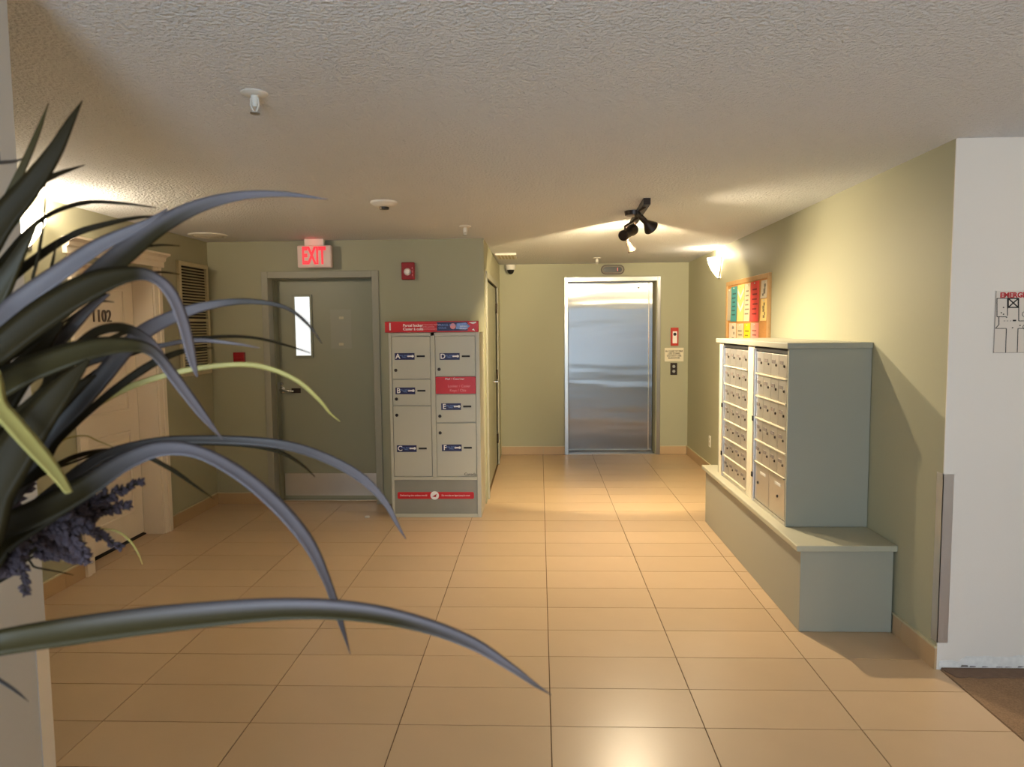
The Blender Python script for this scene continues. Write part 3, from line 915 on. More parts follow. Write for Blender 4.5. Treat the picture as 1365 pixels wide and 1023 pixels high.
sprinkler(339, 124, 1.0, 'white pendent sprinkler on ceiling nearest the viewer, above the grass')
sprinkler(620, 302, 1.0, 'small pendent sprinkler on ceiling in front of the corner over the parcel locker')
sprinkler(796, 344, 1.0, 'small pendent sprinkler on ceiling just in front of the elevator indicator')
p = at(512, 267, 4.55)
sd = thing('smoke_detector', (p.x, p.y, CZ(p.y)), 'round white smoke detector on ceiling between exit sign and track light', 'smoke detector')
zc = CZ(p.y) + 0.003
MB().lathe([(0.0, 0), (0.085, 0), (0.085, 0.012), (0.066, 0.026), (0.045, 0.034), (0.0, 0.036)], (p.x, p.y, zc), (0, 0, -1), 30).build('housing', M['white'], sd, smooth=True)
MB().lathe([(0.03, 0.035), (0.028, 0.048), (0.0, 0.05)], (p.x, p.y, zc), (0, 0, -1), 18).build('sensor_cap', M['bronze'], sd)
p = at(247, 312, 5.95)
rd = thing('round_diffuser', (-2.70, 5.85, CZ(5.85)), 'flat round ceiling diffuser in the left corner above the grille', 'vent')
for k, (r0, r1) in enumerate([(0.15, 0.125), (0.11, 0.085), (0.07, 0.0)]):
    MB().lathe([(r0, 0.0), (r0, 0.008 + 0.004 * k), (r1, 0.014 + 0.004 * k), (max(r1 - 0.01, 0), 0.004), (0.0, 0.0)], (-2.72, 5.9, CZ(5.9) + 0.002), (0, 0, -1), 30).build('ring', M['white'], rd, smooth=True)
ap = thing('ceiling_register', (-0.40, 8.1, CZ(8.1)), 'thin white ceiling register above the security camera', 'vent')
box(-0.455, -0.235, 7.55, 8.02, CZ(7.9) - 0.018, CZ(7.9) + 0.003, bev=0.004).build('frame', M['white'], ap)
for k in range(5):
    box(-0.43 + 0.036 * k, -0.41 + 0.036 * k, 7.58, 7.99, CZ(7.9) - 0.021, CZ(7.9) - 0.017).build('louver', M['cream_trim'], ap)

# ------------------------------------------------------------------ things on the lift wall
p = at(680, 357, YE - 0.06)
sc = thing('security_camera', (p.x, YE, p.z), 'small white dome security camera on wall left of the elevator', 'camera')
MB().lathe([(0.0, 0.0), (0.055, 0.0), (0.055, 0.03), (0.0, 0.03)], (p.x, YE, p.z), (0, -1, 0), 22).build('mount', M['white'], sc, smooth=True)
MB().lathe([(0.0, -0.035), (0.05, -0.035), (0.062, -0.01), (0.062, 0.025), (0.05, 0.03), (0.0, 0.03)], (p.x + 0.005, YE - 0.07, p.z + 0.006), (0, 0, 1), 22).build('housing', M['white'], sc, smooth=True)
MB().lathe([(0.0, 0.055), (0.022, 0.048), (0.038, 0.03), (0.046, 0.0), (0.0, 0.0)], (p.x + 0.006, YE - 0.075, p.z - 0.028), (0, 0, -1), 20).build('dark_dome', M['black'], sc, smooth=True)

a, b = at(801, 360, YE), at(832, 360, YE)
c0, r0 = (a.x + b.x) / 2, 0.056
def stadium(w, h, z, n=10):
    pts = []
    for k in range(n + 1):
        t = -math.pi / 2 + math.pi * k / n
        pts.append((c0 + w / 2 - h / 2 + h / 2 * math.cos(t), z + h / 2 * math.sin(t)))
    for k in range(n + 1):
        t = math.pi / 2 + math.pi * k / n
        pts.append((c0 - w / 2 + h / 2 + h / 2 * math.cos(t), z + h / 2 * math.sin(t)))
    return pts
ind = thing('floor_indicator', (c0, YE, a.z), 'oval black elevator floor indicator with red digit above the steel door', 'indicator')
wz = a.z
MB().prism(stadium(0.285, 0.115, wz), 1, YE - 0.018, YE).build('bezel', M['bronze'], ind)
MB().prism(stadium(0.262, 0.092, wz), 1, YE - 0.022, YE - 0.018).build('bezel_lip', mat('bezel_ring', rgb(120, 112, 98), 0.5), ind)
MB().prism(stadium(0.225, 0.064, wz), 1, YE - 0.024, YE - 0.022).build('display', M['black'], ind)
text('1', 0.06, (c0 + 0.058, YE - 0.025, wz), '-Y', M['digit'], ind, name='digit')

a, b = at(894, 437, YE), at(904, 461, YE)
fs = thing('key_switch_box', ((a.x + b.x) / 2, YE, b.z), 'red firefighter key switch plate right of the elevator, above the notice', 'switch')
box(a.x, b.x, YE - 0.025, YE, b.z, a.z, bev=0.006).build('plate', mat('orange_red_plate', rgb(186, 46, 24), 0.4), fs)
box(a.x + 0.02, b.x - 0.018, YE - 0.029, YE - 0.025, b.z + 0.03, a.z - 0.045, bev=0.003).build('steel_face', M['print_white'], fs)
MB().lathe([(0.0, 0), (0.02, 0), (0.018, 0.008), (0, 0.008)], ((a.x + b.x) / 2, YE - 0.029, (a.z + b.z) / 2 + 0.03), (0, -1, 0), 14).build('key_switch', M['black'], fs)
a, b = at(886, 464, YE), at(911, 482, YE)
nt_ = thing('fire_notice', ((a.x + b.x) / 2, YE, b.z), 'pale plastic fire notice with four lines, between red switch and call button', 'sign')
box(a.x, b.x, YE - 0.004, YE, b.z, a.z, bev=0.001, seg=1).build('plate', M['mail_white'], nt_)
text('IN CASE OF FIRE\nUSE STAIRS\nDO NOT USE\nELEVATOR', 0.029, ((a.x + b.x) / 2, YE - 0.0045, (a.z + b.z) / 2), '-Y', M['ink'], nt_, bold=0.0006)
a, b = at(893.5, 484, YE), at(902.5, 500, YE)
cb = thing('call_button', ((a.x + b.x) / 2, YE, b.z), 'narrow steel elevator call button plate under the fire notice', 'switch')
box(a.x, b.x, YE - 0.010, YE, b.z, a.z, bev=0.003).build('plate', M['bronze'], cb)
for zz in (0.70, 0.30):
    MB().lathe([(0.0, 0.006), (0.018, 0.006), (0.022, 0.0), (0, 0)], ((a.x + b.x) / 2, YE - 0.010, b.z + (a.z - b.z) * zz), (0, -1, 0), 16).build('button', M['chrome'], cb, smooth=True)

# ------------------------------------------------------------------ bulletin board and its papers on the right wall
BY0, BY1, BZ0, BZ1 = 5.73, 7.03, 1.17, 1.995
bb = thing('bulletin_board', (XR, (BY0 + BY1) / 2, BZ0), 'oak framed cork bulletin board on right wall above the mail cabinet', 'bulletin board')
box(XR - 0.012, XR, BY0 + 0.02, BY1 - 0.02, BZ0 + 0.02, BZ1 - 0.02).build('cork_panel', M['cork'], bb)
for a, b, c, d in [(BY0, BY0 + 0.045, BZ0, BZ1), (BY1 - 0.045, BY1, BZ0, BZ1), (BY0 + 0.045, BY1 - 0.045, BZ1 - 0.04, BZ1), (BY0 + 0.045, BY1 - 0.045, BZ0, BZ0 + 0.04)]:
    MB().box(XR - 0.022, XR, a, b, c, d, bev=0.003).build('frame', M['oak'], bb)
PAPERS = [
    # y far, y near, z top, z bottom, colour, kind, label
    (6.98, 6.86, 1.93, 1.63, (190, 180, 160), 'plain', 'narrow grey paper at the far top corner of the bulletin board'),
    (6.86, 6.66, 1.94, 1.62, (74, 150, 154), 'lines', 'teal notice in the top row of the bulletin board'),
    (6.64, 6.43, 1.945, 1.62, (238, 206, 130), 'swirl', 'cream and yellow swirl flyer right of the teal notice'),
    (6.42, 6.25, 1.945, 1.62, (206, 192, 166), 'lines', 'plain beige sheet between swirl flyer and coral notice'),
    (6.24, 6.0, 1.949, 1.615, (232, 82, 76), 'lines', 'tall coral red notice in the top row of the bulletin board'),
    (5.95, 5.79, 1.945, 1.80, (214, 204, 186), 'photo', 'small grey photo sheet in the near top corner of the bulletin board'),
    (5.95, 5.79, 1.795, 1.62, (244, 214, 140), 'photo', 'pale yellow photo sheet under the small grey photo'),
    (6.92, 6.68, 1.605, 1.30, (222, 204, 186), 'photo', 'white printed flyer under the teal notice'),
    (6.66, 6.44, 1.60, 1.30, (206, 190, 160), 'lines', 'beige sheet in the lower row beside the yellow notice'),
    (6.42, 6.24, 1.60, 1.28, (206, 188, 30), 'lines', 'bright yellow notice in the lower row of the bulletin board'),
    (6.22, 6.00, 1.605, 1.30, (240, 150, 136), 'lines', 'salmon pink notice under the coral red one'),
]
for k, (ya, yb, zt, zb, c, kind, lab) in enumerate(PAPERS):
    t = thing('notice', (XR - 0.013, (ya + yb) / 2, zb), lab, 'paper', 'notices pinned on the bulletin board')
    pm = mat('paper_%d' % k, rgb(*c), 0.7, noise=(25, 0.06))
    g = MB()
    # sheet that curls a little off the cork at its foot
    n = 6
    rows = []
    for i in range(n + 1):
        u = i / n
        x = XR - 0.0135 - 0.006 * u * u
        rows.append([g.bm.verts.new((x - o, y, zt + (zb - zt) * u)) for o in (0, 0.0006) for y in (yb, ya)])
    for A, B in zip(rows, rows[1:]):
        g.bm.faces.new((A[0], A[1], B[1], B[0]))
        g.bm.faces.new((A[2], A[3], B[3], B[2]))
        g.bm.faces.new((A[0], A[2], B[2], B[0]))
        g.bm.faces.new((A[1], A[3], B[3], B[1]))
    g.bm.faces.new(rows[0])
    g.bm.faces.new(rows[-1])
    g.build('sheet', pm, t)
    MB().lathe([(0.0, 0.008), (0.006, 0.006), (0.005, 0.0), (0, 0)], (XR - 0.0145, (ya + yb) / 2, zt - 0.015), (-1, 0, 0), 8).build('pin', M['white'], t)
    dk = mat('print_%d' % k, rgb(*[v * 0.62 for v in c]), 0.7)
    w = ya - yb
    if kind == 'lines':
        g = MB()
        for i in range(6):
            zz = zt - 0.06 - i * (zt - zb - 0.09) / 6
            x = XR - 0.0142 - 0.006 * ((zt - zz) / (zt - zb)) ** 2 - 0.0006
            g.box(x - 0.0006, x, yb + w * random.uniform(0.15, 0.3), ya - w * random.uniform(0.15, 0.3), zz - 0.012, zz)
        g.build('print', dk, t)
    elif kind == 'photo':
        g = MB()
        for i in range(5):
            zz = zt - 0.03 - i * (zt - zb - 0.05) / 5
            x = XR - 0.0142 - 0.006 * ((zt - zz) / (zt - zb)) ** 2 - 0.0006
            yy = yb + w * random.uniform(0.2, 0.5)
            g.box(x - 0.0006, x, yy, yy + w * random.uniform(0.15, 0.35), zz - 0.024, zz)
        g.build('print', dk, t)
    elif kind == 'swirl':
        for z0 in (zt - 0.03, zt - 0.14):
            MB().prism([(yb + 0.01, z0), (yb + w * 0.5, z0 - 0.07), (ya - 0.01, z0), (ya - 0.01, z0 - 0.035), (yb + w * 0.5, z0 - 0.105), (yb + 0.01, z0 - 0.035)], 0, XR - 0.0175, XR - 0.0168).build('print', M['print_white'], t)

# outlet low on the right wall
ol = thing('wall_outlet', (XR, 7.68, 0.29), 'cream wall outlet plate low on wall beyond the mail cabinet', 'outlet')
box(XR - 0.008, XR, 7.645, 7.72, 0.29, 0.41, bev=0.003).build('cover_plate', M['white'], ol)
for zz in (0.325, 0.375):
    box(XR - 0.0095, XR - 0.008, 7.668, 7.697, zz - 0.014, zz + 0.014).build('socket', M['cream_trim'], ol)

# ------------------------------------------------------------------ corner guards
cg = thing('corner_guard', (XR, YC, 0.13), 'dark steel corner guard on the right corner beside the white wall', 'corner guard')
GZ0, GZ1 = 0.128, 0.911
box(XR - 0.003, XR + 0.045, YC - 0.0085, YC - 0.006, GZ0, GZ1).build('front_wing', M['guard'], cg)
box(XR - 0.003, XR, YC - 0.0085, YC + 0.045, GZ0, GZ1).build('side_wing', M['guard'], cg)
cg = thing('corner_guard', (PX, PY, 0.13), 'steel corner guard on the left wall end below the grass', 'corner guard')
box(PX, PX + 0.0025, PY - 0.039, PY + 0.0025, GZ0, GZ1).build('side_wing', M['guard'], cg)
box(PX - 0.039, PX, PY, PY + 0.0025, GZ0, GZ1).build('end_wing', M['guard'], cg)

# ------------------------------------------------------------------ emergency plan on the white wall
PYW = YC - 0.006
ep = thing('evacuation_plan', (2.15, PYW, 1.455), 'white evacuation plan sheet with red heading on white wall', 'sign')
EX0, EX1, EZ0, EZ1 = 2.007, 2.32, 1.455, 1.728
box(EX0, EX1, PYW - 0.004, PYW, EZ0, EZ1).build('sheet', mat('plan_sheet', rgb(214, 204, 192), 0.35), ep)
yk = PYW - 0.0045
text('EMERGENCY PLAN', 0.031, (EX0 + 0.018, yk, EZ1 - 0.020), '-Y', M['red_ink'], ep, align='LEFT', bold=0.0013)
def E(px, py):
    q = at(px, py, yk)
    return q.x, q.z
def stroke(g, p, q, w=0.003):
    (x0, z0), (x1, z1) = E(*p), E(*q)
    d = Vector((x1 - x0, z1 - z0))
    n = Vector((-d.y, d.x)).normalized() * w / 2
    g.prism([(x0 + n.x, z0 + n.y), (x1 + n.x, z1 + n.y), (x1 - n.x, z1 - n.y), (x0 - n.x, z0 - n.y)], 1, yk - 0.0006, yk + 0.0006)
g = MB()
for p, q in [((1329, 398), (1343, 398)), ((1329, 398), (1329, 422.5)), ((1329, 422.5), (1341, 422.5)), ((1343, 398), (1343, 421)), ((1331.5, 422), (1331.5, 433)), ((1331.5, 433), (1327, 438)), ((1327, 438), (1341, 438)),
             ((1341.5, 438), (1340.5, 470)), ((1358, 398), (1358, 428)), ((1358, 428), (1366, 428)), ((1357, 438), (1356, 470)), ((1357, 438), (1366, 438))]:
    stroke(g, p, q)
for p, q in [((1343.5, 398), (1358, 398)), ((1343.5, 410), (1358, 410)), ((1344, 398), (1344, 410)), ((1357.5, 398), (1357.5, 410)), ((1344, 398), (1357.5, 410)), ((1344, 410), (1357.5, 398))]:
    stroke(g, p, q, 0.0052)
stroke(g, (1350, 427.5), (1354.5, 427.5), 0.007)
for k in range(3):
    stroke(g, (1338 + 4 * k, 428), (1340 + 4 * k, 428), 0.0018)
for p in [(1337, 410), (1334, 417), (1337, 419), (1341, 423), (1349, 437), (1359, 434)]:
    stroke(g, p, (p[0] + 1.5, p[1] + 0.2), 0.005)
x0, z0 = E(1358, 428)
g.box(x0 + 0.06, x0 + 0.062, yk - 0.0006, yk + 0.0006, 1.48, z0)
g.box(x0 + 0.0, x0 + 0.13, yk - 0.0006, yk + 0.0006, z0 - 0.001, z0 + 0.001)
g.build('plan_lines', M['ink'], ep)
g = MB()
for cx_, cz_ in [E(1366, 419), E(1367, 436)]:
    for k in range(16):
        a0_, a1_ = 2 * math.pi * k / 16, 2 * math.pi * (k + 1) / 16
        g.prism([(cx_ + r * math.cos(t), cz_ + r * math.sin(t)) for r, t in ((0.012, a0_), (0.012, a1_), (0.010, a1_), (0.010, a0_))], 1, yk - 0.0006, yk + 0.0006)
g.build('plan_symbols', M['ink'], ep)
for a, b, c, d in [(EX0, EX0 + 0.002, EZ0, EZ1), (EX0, EX1, EZ0, EZ0 + 0.0016)]:
    box(a, b, yk - 0.0003, yk + 0.0006, c, d).build('edge', M['grey_ink'], ep)

# ------------------------------------------------------------------ scrap of paper on the floor
m = MB()
m.prism([(-1.475, 5.89), (-1.45, 5.885), (-1.437, 5.905), (-1.452, 5.925), (-1.476, 5.912)], 2, 0.0, 0.012)
tag(m.build('paper_scrap', M['white']), 'tiny white paper scrap on the floor in front of the stairwell door', 'litter')

# ------------------------------------------------------------------ foreground grass arrangement
pg = thing('potted_grass', (-0.82, 0.62, 0), 'artificial ornamental grass with lavender sprigs in a tall planter, nearest the viewer', 'plant')
MB().lathe([(0.0, 0.0), (0.13, 0.0), (0.15, 0.02), (0.16, 0.5), (0.155, 1.0), (0.15, 1.22), (0.135, 1.22), (0.13, 1.17), (0.0, 1.17)], (-0.82, 0.62, 0), (0, 0, 1), 36).build('planter', M['planter'], pg, smooth=True)
MB().lathe([(0.0, 1.19), (0.08, 1.185), (0.131, 1.175), (0.131, 1.16), (0.0, 1.16)], (-0.82, 0.62, 0), (0, 0, 1), 24).build('soil', M['soil'], pg)
ROOT = Vector((-0.82, 0.62, 1.18))


def catmull(P, n):
    out = []
    for i in range(len(P) - 1):
        p0, p1, p2, p3 = P[max(i - 1, 0)], P[i], P[i + 1], P[min(i + 2, len(P) - 1)]
        for k in range(n):
            t = k / n
            out.append(tuple(0.5 * ((2 * b) + (-a + c) * t + (2 * a - 5 * b + 4 * c - d) * t * t + (-a + 3 * b - 3 * c + d) * t ** 3)
                             for a, b, c, d in zip(p0, p1, p2, p3)))
    out.append(tuple(P[-1]))
    return out


def blade(pts, material, y0, y1, fold=0.35, tilt=0.0, rooted=True, tone=(2, 3), edge=0.0, tip=0.0, tip_at=0.8):
    """pts: (x, y, width) along the leaf; the leaf recedes from depth y0 to y1; a folded, tapering strip with thickness"""
    n = len(pts)
    P = []
    for i, (x, y, w) in enumerate(pts):
        Y = y0 + (y1 - y0) * i / (n - 1)
        p = at(x, y, Y)
        P.append((p.x, p.y, p.z, w / FPX * Y))
    if rooted:
        a = Vector(P[0][:3])
        j = Vector((random.uniform(-.06, .06), random.uniform(-.06, .06), 0))
        md = (a + ROOT + j) / 2 + Vector((-0.02, 0, 0.05))
        P = [(ROOT.x + j.x, ROOT.y + j.y, ROOT.z, P[0][3] * 0.6), (md.x, md.y, md.z, P[0][3] * 0.9)] + P
    C = catmull(P, 7)
    g = MB()
    rings = []
    tones = []
    k = len(C)
    nlead = 14 if rooted else 0
    for i, c in enumerate(C):
        u = (i - nlead) / max(1, k - 1 - nlead)
        tn = min(1, max(0, (u - tone[0]) / (tone[1] - tone[0])))
        tn *= 1 - tip * min(1, max(0, (u - tip_at) / 0.15))
        p = Vector(c[:3])
        q0, q1 = Vector(C[max(i - 1, 0)][:3]), Vector(C[min(i + 1, k - 1)][:3])
        d = (q1 - q0).normalized()
        view = (p - CAM).normalized()
        side = d.cross(view).normalized()          # across the leaf
        nrm = side.cross(d).normalized()
        tw = tilt + 0.35 * math.sin(i / k * 3.0 + y0 * 20)
        side, nrm = side * math.cos(tw) + nrm * math.sin(tw), nrm * math.cos(tw) - side * math.sin(tw)
        w = max(c[3], 0.0006) / 2 / max(0.4, math.cos(tw))
        th = min(0.0007, w * 0.3)
        rings.append([g.bm.verts.new(v) for v in (p + side * w, p + side * w * 0.5 + nrm * w * fold * 0.6, p + nrm * (w * fold), p - side * w * 0.5 + nrm * w * fold * 0.6, p - side * w,
                                                  p - side * w * 0.5 + nrm * (w * fold * 0.6 - th), p + nrm * (w * fold - th), p + side * w * 0.5 + nrm * (w * fold * 0.6 - th))])
        ed = edge * min(1, max(0, (u - 0.15) / 0.3))  # sheen also painted down one side of the fold
        for sgn in (1, .6, 0, -.6, -1, -.6, 0, .6):
            tones.append(max(tn, min(1, max(0, ed * (sgn * 1.6 + 0.1)))) if edge >= 0 else max(tn, min(1, max(0, -ed * (-sgn * 1.6 + 0.1)))))
    for A, B in zip(rings, rings[1:]):
        for j in range(8):
            g.bm.faces.new((A[j], A[(j + 1) % 8], B[(j + 1) % 8], B[j]))
    g.bm.faces.new(rings[0][::-1])
    g.bm.faces.new(rings[-1])
    o = g.build('grass_blade', M[material], pg)
    ca = o.data.attributes.new('tone', 'FLOAT', 'POINT')  # amount of painted daylight sheen per vertex
    ca.data.foreach_set('value', tones)
    for f_ in o.data.polygons:
        f_.use_smooth = True
    return o


G, Dk, Ol, Ye = 'leaf_grey', 'leaf_dark', 'leaf', 'leaf_yellow'
BLADES = [
    # long arching leaves, near to far
    dict(pts=[(-60, 872, 34), (0, 857, 37), (120, 838, 39), (250, 822, 36), (380, 812, 30), (480, 816, 26), (560, 832, 21), (630, 858, 17), (680, 889, 11), (712, 912, 6), (735, 927, 1)], material=Ol, y0=0.56, y1=0.70, fold=0.45, tilt=0.3, tone=(0.55, 0.75), edge=1.0, tip=0.5),
    dict(pts=[(-130, 745, 28), (-50, 722, 32), (0, 704, 35), (60, 678, 37), (115, 648, 33), (167, 615, 27), (215, 598, 22), (265, 603, 18), (320, 632, 19), (370, 674, 20), (410, 722, 18), (435, 772, 12), (452, 822, 9), (467, 873, 1)], material=Dk, y0=0.62, y1=0.74, fold=0.4, tilt=0.3, tone=(0.3, 0.5), tip=0.6),
    dict(pts=[(-10, 720, 20), (60, 665, 18), (130, 612, 14), (200, 590, 11), (280, 586, 12), (370, 592, 13), (430, 609, 13), (480, 636, 13), (512, 668, 9), (530, 700, 5), (541, 719, 1)], material=G, y0=0.72, y1=0.9, fold=0.3, tilt=0.3, tone=(0.4, 0.75)),
    dict(pts=[(40, 640, 8), (110, 606, 7), (175, 603, 6), (225, 624, 6), (260, 648, 4), (286, 666, 1)], material=Dk, y0=0.75, y1=0.85, fold=0.2),
    dict(pts=[(110, 612, 3), (180, 596, 3), (250, 592, 4), (320, 594, 4), (370, 602, 5), (400, 618, 4), (420, 636, 1)], material=Dk, y0=0.86, y1=0.95, fold=0.2),
    dict(pts=[(-45, 500, 26), (0, 545, 24), (40, 590, 23), (72, 628, 17), (92, 657, 9)], material=Ye, y0=0.60, y1=0.56, fold=0.3, tilt=0.2),
    dict(pts=[(20, 625, 9), (90, 566, 9), (160, 522, 9), (230, 498, 8), (300, 487, 7), (350, 489, 7), (395, 507, 6), (425, 533, 5), (440, 551, 3), (453, 562, 1)], material=Ye, y0=0.74, y1=0.86, fold=0.25, tilt=0.1),
    # upright leaves at the top left
    dict(pts=[(-60, 380, 34), (0, 296, 34), (40, 248, 28), (72, 203, 19), (94, 162, 10), (110, 134, 1)], material=Dk, y0=0.66, y1=0.70, fold=0.3, tilt=0.1),
    dict(pts=[(-20, 330, 14), (12, 262, 11), (34, 215, 9), (52, 172, 6), (65, 137, 1)], material=Ol, y0=0.70, y1=0.74, fold=0.3, tilt=0.2),
    dict(pts=[(-50, 330, 8), (0, 285, 11), (40, 252, 9), (75, 233, 7), (113, 220, 1)], material=Dk, y0=0.7, y1=0.75, fold=0.2, tilt=0.1),
    dict(pts=[(-30, 222, 6), (0, 217, 5), (20, 215, 4), (34, 210, 1)], material=G, y0=0.75, y1=0.8, fold=0.2),
    dict(pts=[(-50, 490, 34), (0, 432, 30), (24, 403, 26), (81, 362, 23), (133, 327, 19), (194, 298, 10), (224, 278, 1)], material=G, y0=0.62, y1=0.72, fold=0.35, tilt=0.25, tone=(0.0, 0.25)),
    dict(pts=[(-10, 480, 26), (60, 428, 28), (121, 376, 30), (165, 338, 29), (210, 303, 24), (262, 276, 18), (320, 261, 12), (380, 259, 7), (438, 266, 1)], material=Ol, y0=0.68, y1=0.84, fold=0.4, tilt=0.3, tone=(0.5, 0.75), edge=0.8),
    dict(pts=[(-60, 520, 36), (0, 463, 38), (66, 412, 40), (127, 378, 35), (178, 365, 20), (207, 371, 15), (230, 394, 16), (246, 435, 15), (256, 478, 12), (263, 503, 2)], material=Dk, y0=0.60, y1=0.68, fold=0.35, tilt=0.3, tone=(0.45, 0.62)),
    dict(pts=[(20, 525, 10), (55, 482, 16), (92, 440, 17), (120, 412, 11), (146, 392, 3)], material=G, y0=0.70, y1=0.74, fold=0.3, tilt=0.2, tone=(0.5, 1.2)),
    dict(pts=[(-60, 560, 38), (0, 512, 38), (60, 484, 34), (121, 465, 29), (170, 460, 20), (205, 470, 15), (240, 513, 15), (270, 553, 11), (297, 586, 1)], material=Ol, y0=0.62, y1=0.74, fold=0.35, tilt=0.3, tone=(0.55, 0.72)),
    dict(pts=[(30, 545, 12), (70, 498, 14), (100, 466, 14), (130, 442, 13), (164, 437, 13), (195, 451, 11), (214, 470, 7), (222, 486, 1)], material=Dk, y0=0.66, y1=0.76, fold=0.3, tilt=0.2, tone=(0.6, 0.8)),
    dict(pts=[(-20, 690, 24), (60, 590, 26), (130, 510, 24), (180, 452, 22), (225, 425, 18), (275, 408, 12), (330, 402, 8), (380, 410, 5), (410, 432, 4), (429, 458, 1)], material=G, y0=0.72, y1=0.88, fold=0.3, tilt=0.2, tone=(0.2, 0.4), tip=1.0, tip_at=0.5),
    dict(pts=[(20, 600, 12), (100, 520, 10), (160, 478, 8), (215, 461, 6), (280, 450, 5), (335, 450, 4), (380, 460, 3), (414, 471, 1)], material=Dk, y0=0.78, y1=0.92, fold=0.2),
    dict(pts=[(0, 580, 12), (90, 500, 10), (150, 474, 9), (210, 462, 7), (260, 454, 6), (310, 458, 4), (346, 464, 1)], material=G, y0=0.74, y1=0.84, fold=0.2, tilt=0.1, tone=(0.4, 0.8)),
    dict(pts=[(20, 650, 12), (80, 585, 9), (140, 530, 10), (195, 490, 11), (235, 471, 8), (262, 466, 4), (284, 464, 1)], material=Dk, y0=0.7, y1=0.8, fold=0.2, tilt=0.1),
    dict(pts=[(-40, 400, 10), (0, 352, 9), (35, 310, 7), (70, 284, 6), (115, 270, 6), (160, 271, 4), (208, 277, 1)], material=Dk, y0=0.74, y1=0.82, fold=0.2, tilt=0.1),
    dict(pts=[(-40, 430, 14), (0, 385, 13), (50, 343, 11), (100, 312, 9), (145, 298, 7), (185, 290, 4), (223, 288, 1)], material=Dk, y0=0.72, y1=0.8, fold=0.2, tilt=0.1),
    dict(pts=[(30, 420, 5), (44, 370, 4), (53, 330, 4), (59, 285, 3), (61, 238, 1)], material=Dk, y0=0.7, y1=0.72, fold=0.2),
    dict(pts=[(50, 430, 5), (62, 390, 5), (70, 350, 4), (76, 322, 1)], material=Dk, y0=0.7, y1=0.72, fold=0.2),
    dict(pts=[(90, 400, 6), (140, 352, 5), (175, 334, 4), (210, 327, 3), (240, 328, 1)], material=Dk, y0=0.8, y1=0.88, fold=0.2),
    dict(pts=[(80, 420, 6), (130, 376, 5), (180, 365, 4), (215, 363, 3), (240, 366, 1)], material=Dk, y0=0.8, y1=0.88, fold=0.2),
    # the dark mass at the left edge
    dict(pts=[(-70, 760, 60), (-10, 650, 60), (40, 572, 48), (84, 516, 30), (118, 480, 6)], material=Dk, y0=0.58, y1=0.64, fold=0.3, tilt=0.1),
    dict(pts=[(-70, 640, 50), (-20, 560, 50), (25, 500, 36), (60, 458, 18), (84, 430, 4)], material=Dk, y0=0.66, y1=0.70, fold=0.3, tilt=0.1),
    dict(pts=[(-50, 700, 50), (0, 620, 44), (50, 566, 30), (95, 524, 18), (128, 500, 3)], material=Dk, y0=0.64, y1=0.68, fold=0.3, tilt=0.1),
    dict(pts=[(-60, 780, 46), (0, 720, 44), (50, 690, 36), (100, 664, 22), (140, 640, 6)], material=Dk, y0=0.64, y1=0.68, fold=0.3, tilt=0.2),
    dict(pts=[(-40, 660, 46), (10, 610, 36), (50, 560, 24), (86, 520, 6)], material=Ol, y0=0.72, y1=0.76, fold=0.3, tilt=0.2),
    dict(pts=[(-60, 480, 34), (-14, 404, 36), (14, 356, 24), (36, 318, 12), (52, 292, 2)], material=Ol, y0=0.68, y1=0.70, fold=0.3, tilt=0.1),
    dict(pts=[(-40, 560, 20), (10, 470, 14), (40, 420, 10), (62, 384, 6), (82, 352, 1)], material=Dk, y0=0.74, y1=0.78, fold=0.3, tilt=0.1),
    dict(pts=[(20, 560, 8), (90, 490, 8), (140, 455, 6), (185, 438, 5), (214, 436, 1)], material=Ol, y0=0.78, y1=0.84, fold=0.3, tilt=0.1),
    # small tips
    dict(pts=[(10, 745, 3), (60, 726, 3), (110, 708, 3), (150, 707, 3), (172, 720, 3), (184, 738, 2), (190, 753, 1)], material=Ye, y0=0.8, y1=0.86, fold=0.2),
    dict(pts=[(-170, 900, 5), (-80, 882, 5), (-25, 894, 5), (5, 911, 5), (24, 924, 4), (38, 936, 1)], material=G, y0=0.6, y1=0.62, fold=0.2),
    dict(pts=[(10, 748, 3), (48, 757, 3), (80, 763, 2), (98, 767, 1)], material=Dk, y0=0.8, y1=0.84, fold=0.2),
    dict(pts=[(20, 640, 3), (75, 592, 3), (110, 581, 2), (130, 588, 2), (150, 596, 1)], material=Ye, y0=0.85, y1=0.88, fold=0.2),
    dict(pts=[(116, 408, 3), (136, 402, 3), (152, 403, 1)], material=Dk, y0=0.8, y1=0.82, fold=0.2),
]
for b in BLADES:
    blade(**b)

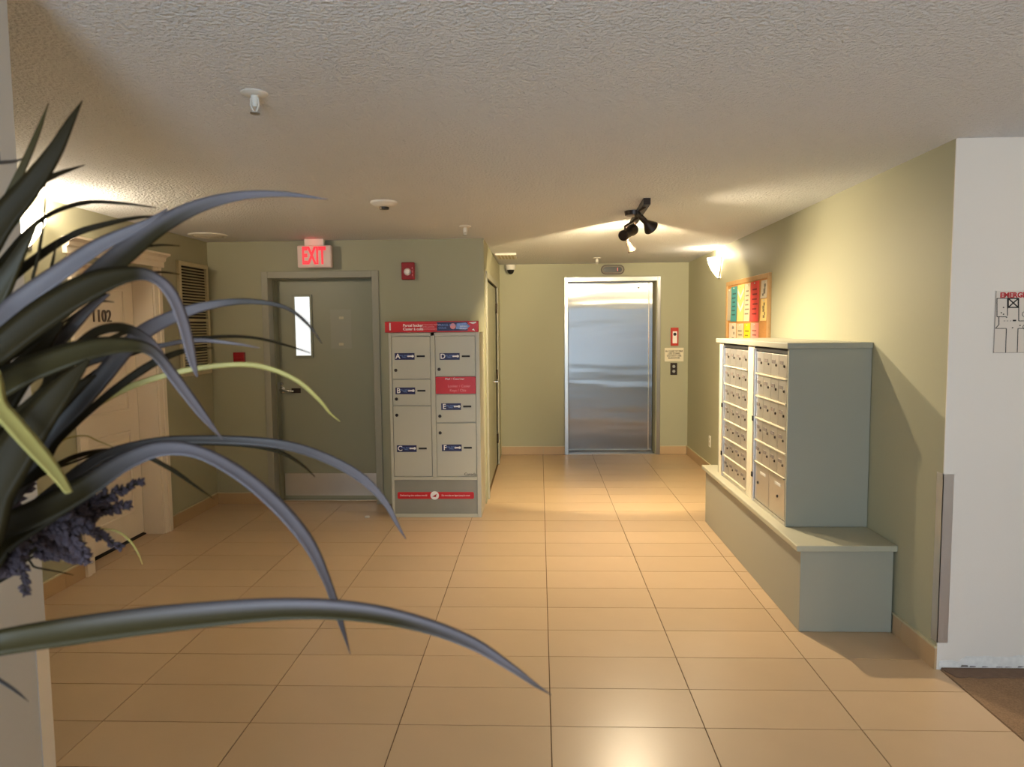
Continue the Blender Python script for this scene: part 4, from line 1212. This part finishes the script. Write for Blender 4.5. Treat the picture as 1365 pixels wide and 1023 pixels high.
SPRIGS = [
    ([(20, 760), (80, 700), (130, 668), (188, 643)], 0.72, 0.80, 17),
    ([(10, 770), (70, 705), (120, 684), (172, 674)], 0.73, 0.80, 17),
    ([(0, 750), (60, 712), (110, 706), (160, 729)], 0.72, 0.78, 15),
    ([(10, 740), (50, 700), (92, 715), (116, 748)], 0.70, 0.73, 18),
    ([(20, 730), (55, 705), (88, 700), (120, 704)], 0.70, 0.73, 20),
    ([(-30, 730), (2, 712), (26, 738), (33, 788)], 0.66, 0.67, 17),
    ([(-60, 770), (-24, 740), (2, 748), (14, 764)], 0.66, 0.67, 22),
    ([(-40, 760), (0, 690), (30, 650), (54, 612)], 0.74, 0.78, 18),
    ([(-40, 740), (-10, 690), (6, 660), (18, 640)], 0.74, 0.78, 17),
    ([(0, 770), (60, 735), (96, 738), (114, 742)], 0.74, 0.78, 18),
    ([(-20, 740), (40, 690), (90, 690), (125, 688)], 0.75, 0.79, 20),
    ([(-60, 770), (-10, 736), (30, 726), (62, 742)], 0.72, 0.75, 18),
    ([(0, 750), (50, 720), (80, 722), (98, 730)], 0.72, 0.75, 20),
]
for sp, y0, y1, bw in SPRIGS:
    P = []
    for i, (x, y) in enumerate(sp):
        q = at(x, y, y0 + (y1 - y0) * i / (len(sp) - 1))
        P.append(tuple(q))
    C = [Vector(c) for c in catmull(P, 12)]
    st = MB().tube([ROOT] + C, [0.0022] + [0.0016] * len(C), 6).build('sprig_stem', M['leaf_dark'], pg)
    g = MB()
    k = len(C)
    for i in range(int(k * 0.30), k):
        d = (C[min(i + 1, k - 1)] - C[max(i - 1, 0)]).normalized()
        for rep in range(5):
            a = random.uniform(0, 6.28)
            o = d.orthogonal().normalized()
            o2 = d.cross(o)
            out = (o * math.cos(a) + o2 * math.sin(a))
            L = bw / FPX * y0 * random.uniform(0.6, 1.15) * (1.05 - 0.55 * max(0, (i / k - 0.6) / 0.4))
            ax = (out * 0.9 + d * 0.55 + Vector((0, 0, random.uniform(-.25, .1)))).normalized()
            r = L * random.uniform(0.20, 0.30)
            g.lathe([(0.0, 0.0), (r, L * 0.35), (r * 0.9, L * 0.7), (0.0, L)], C[i] + d * random.uniform(-.002, .002), ax, 5)
    ob = g.build('lavender_buds', M['lavender'], st)
    ob['kind'] = 'stuff'
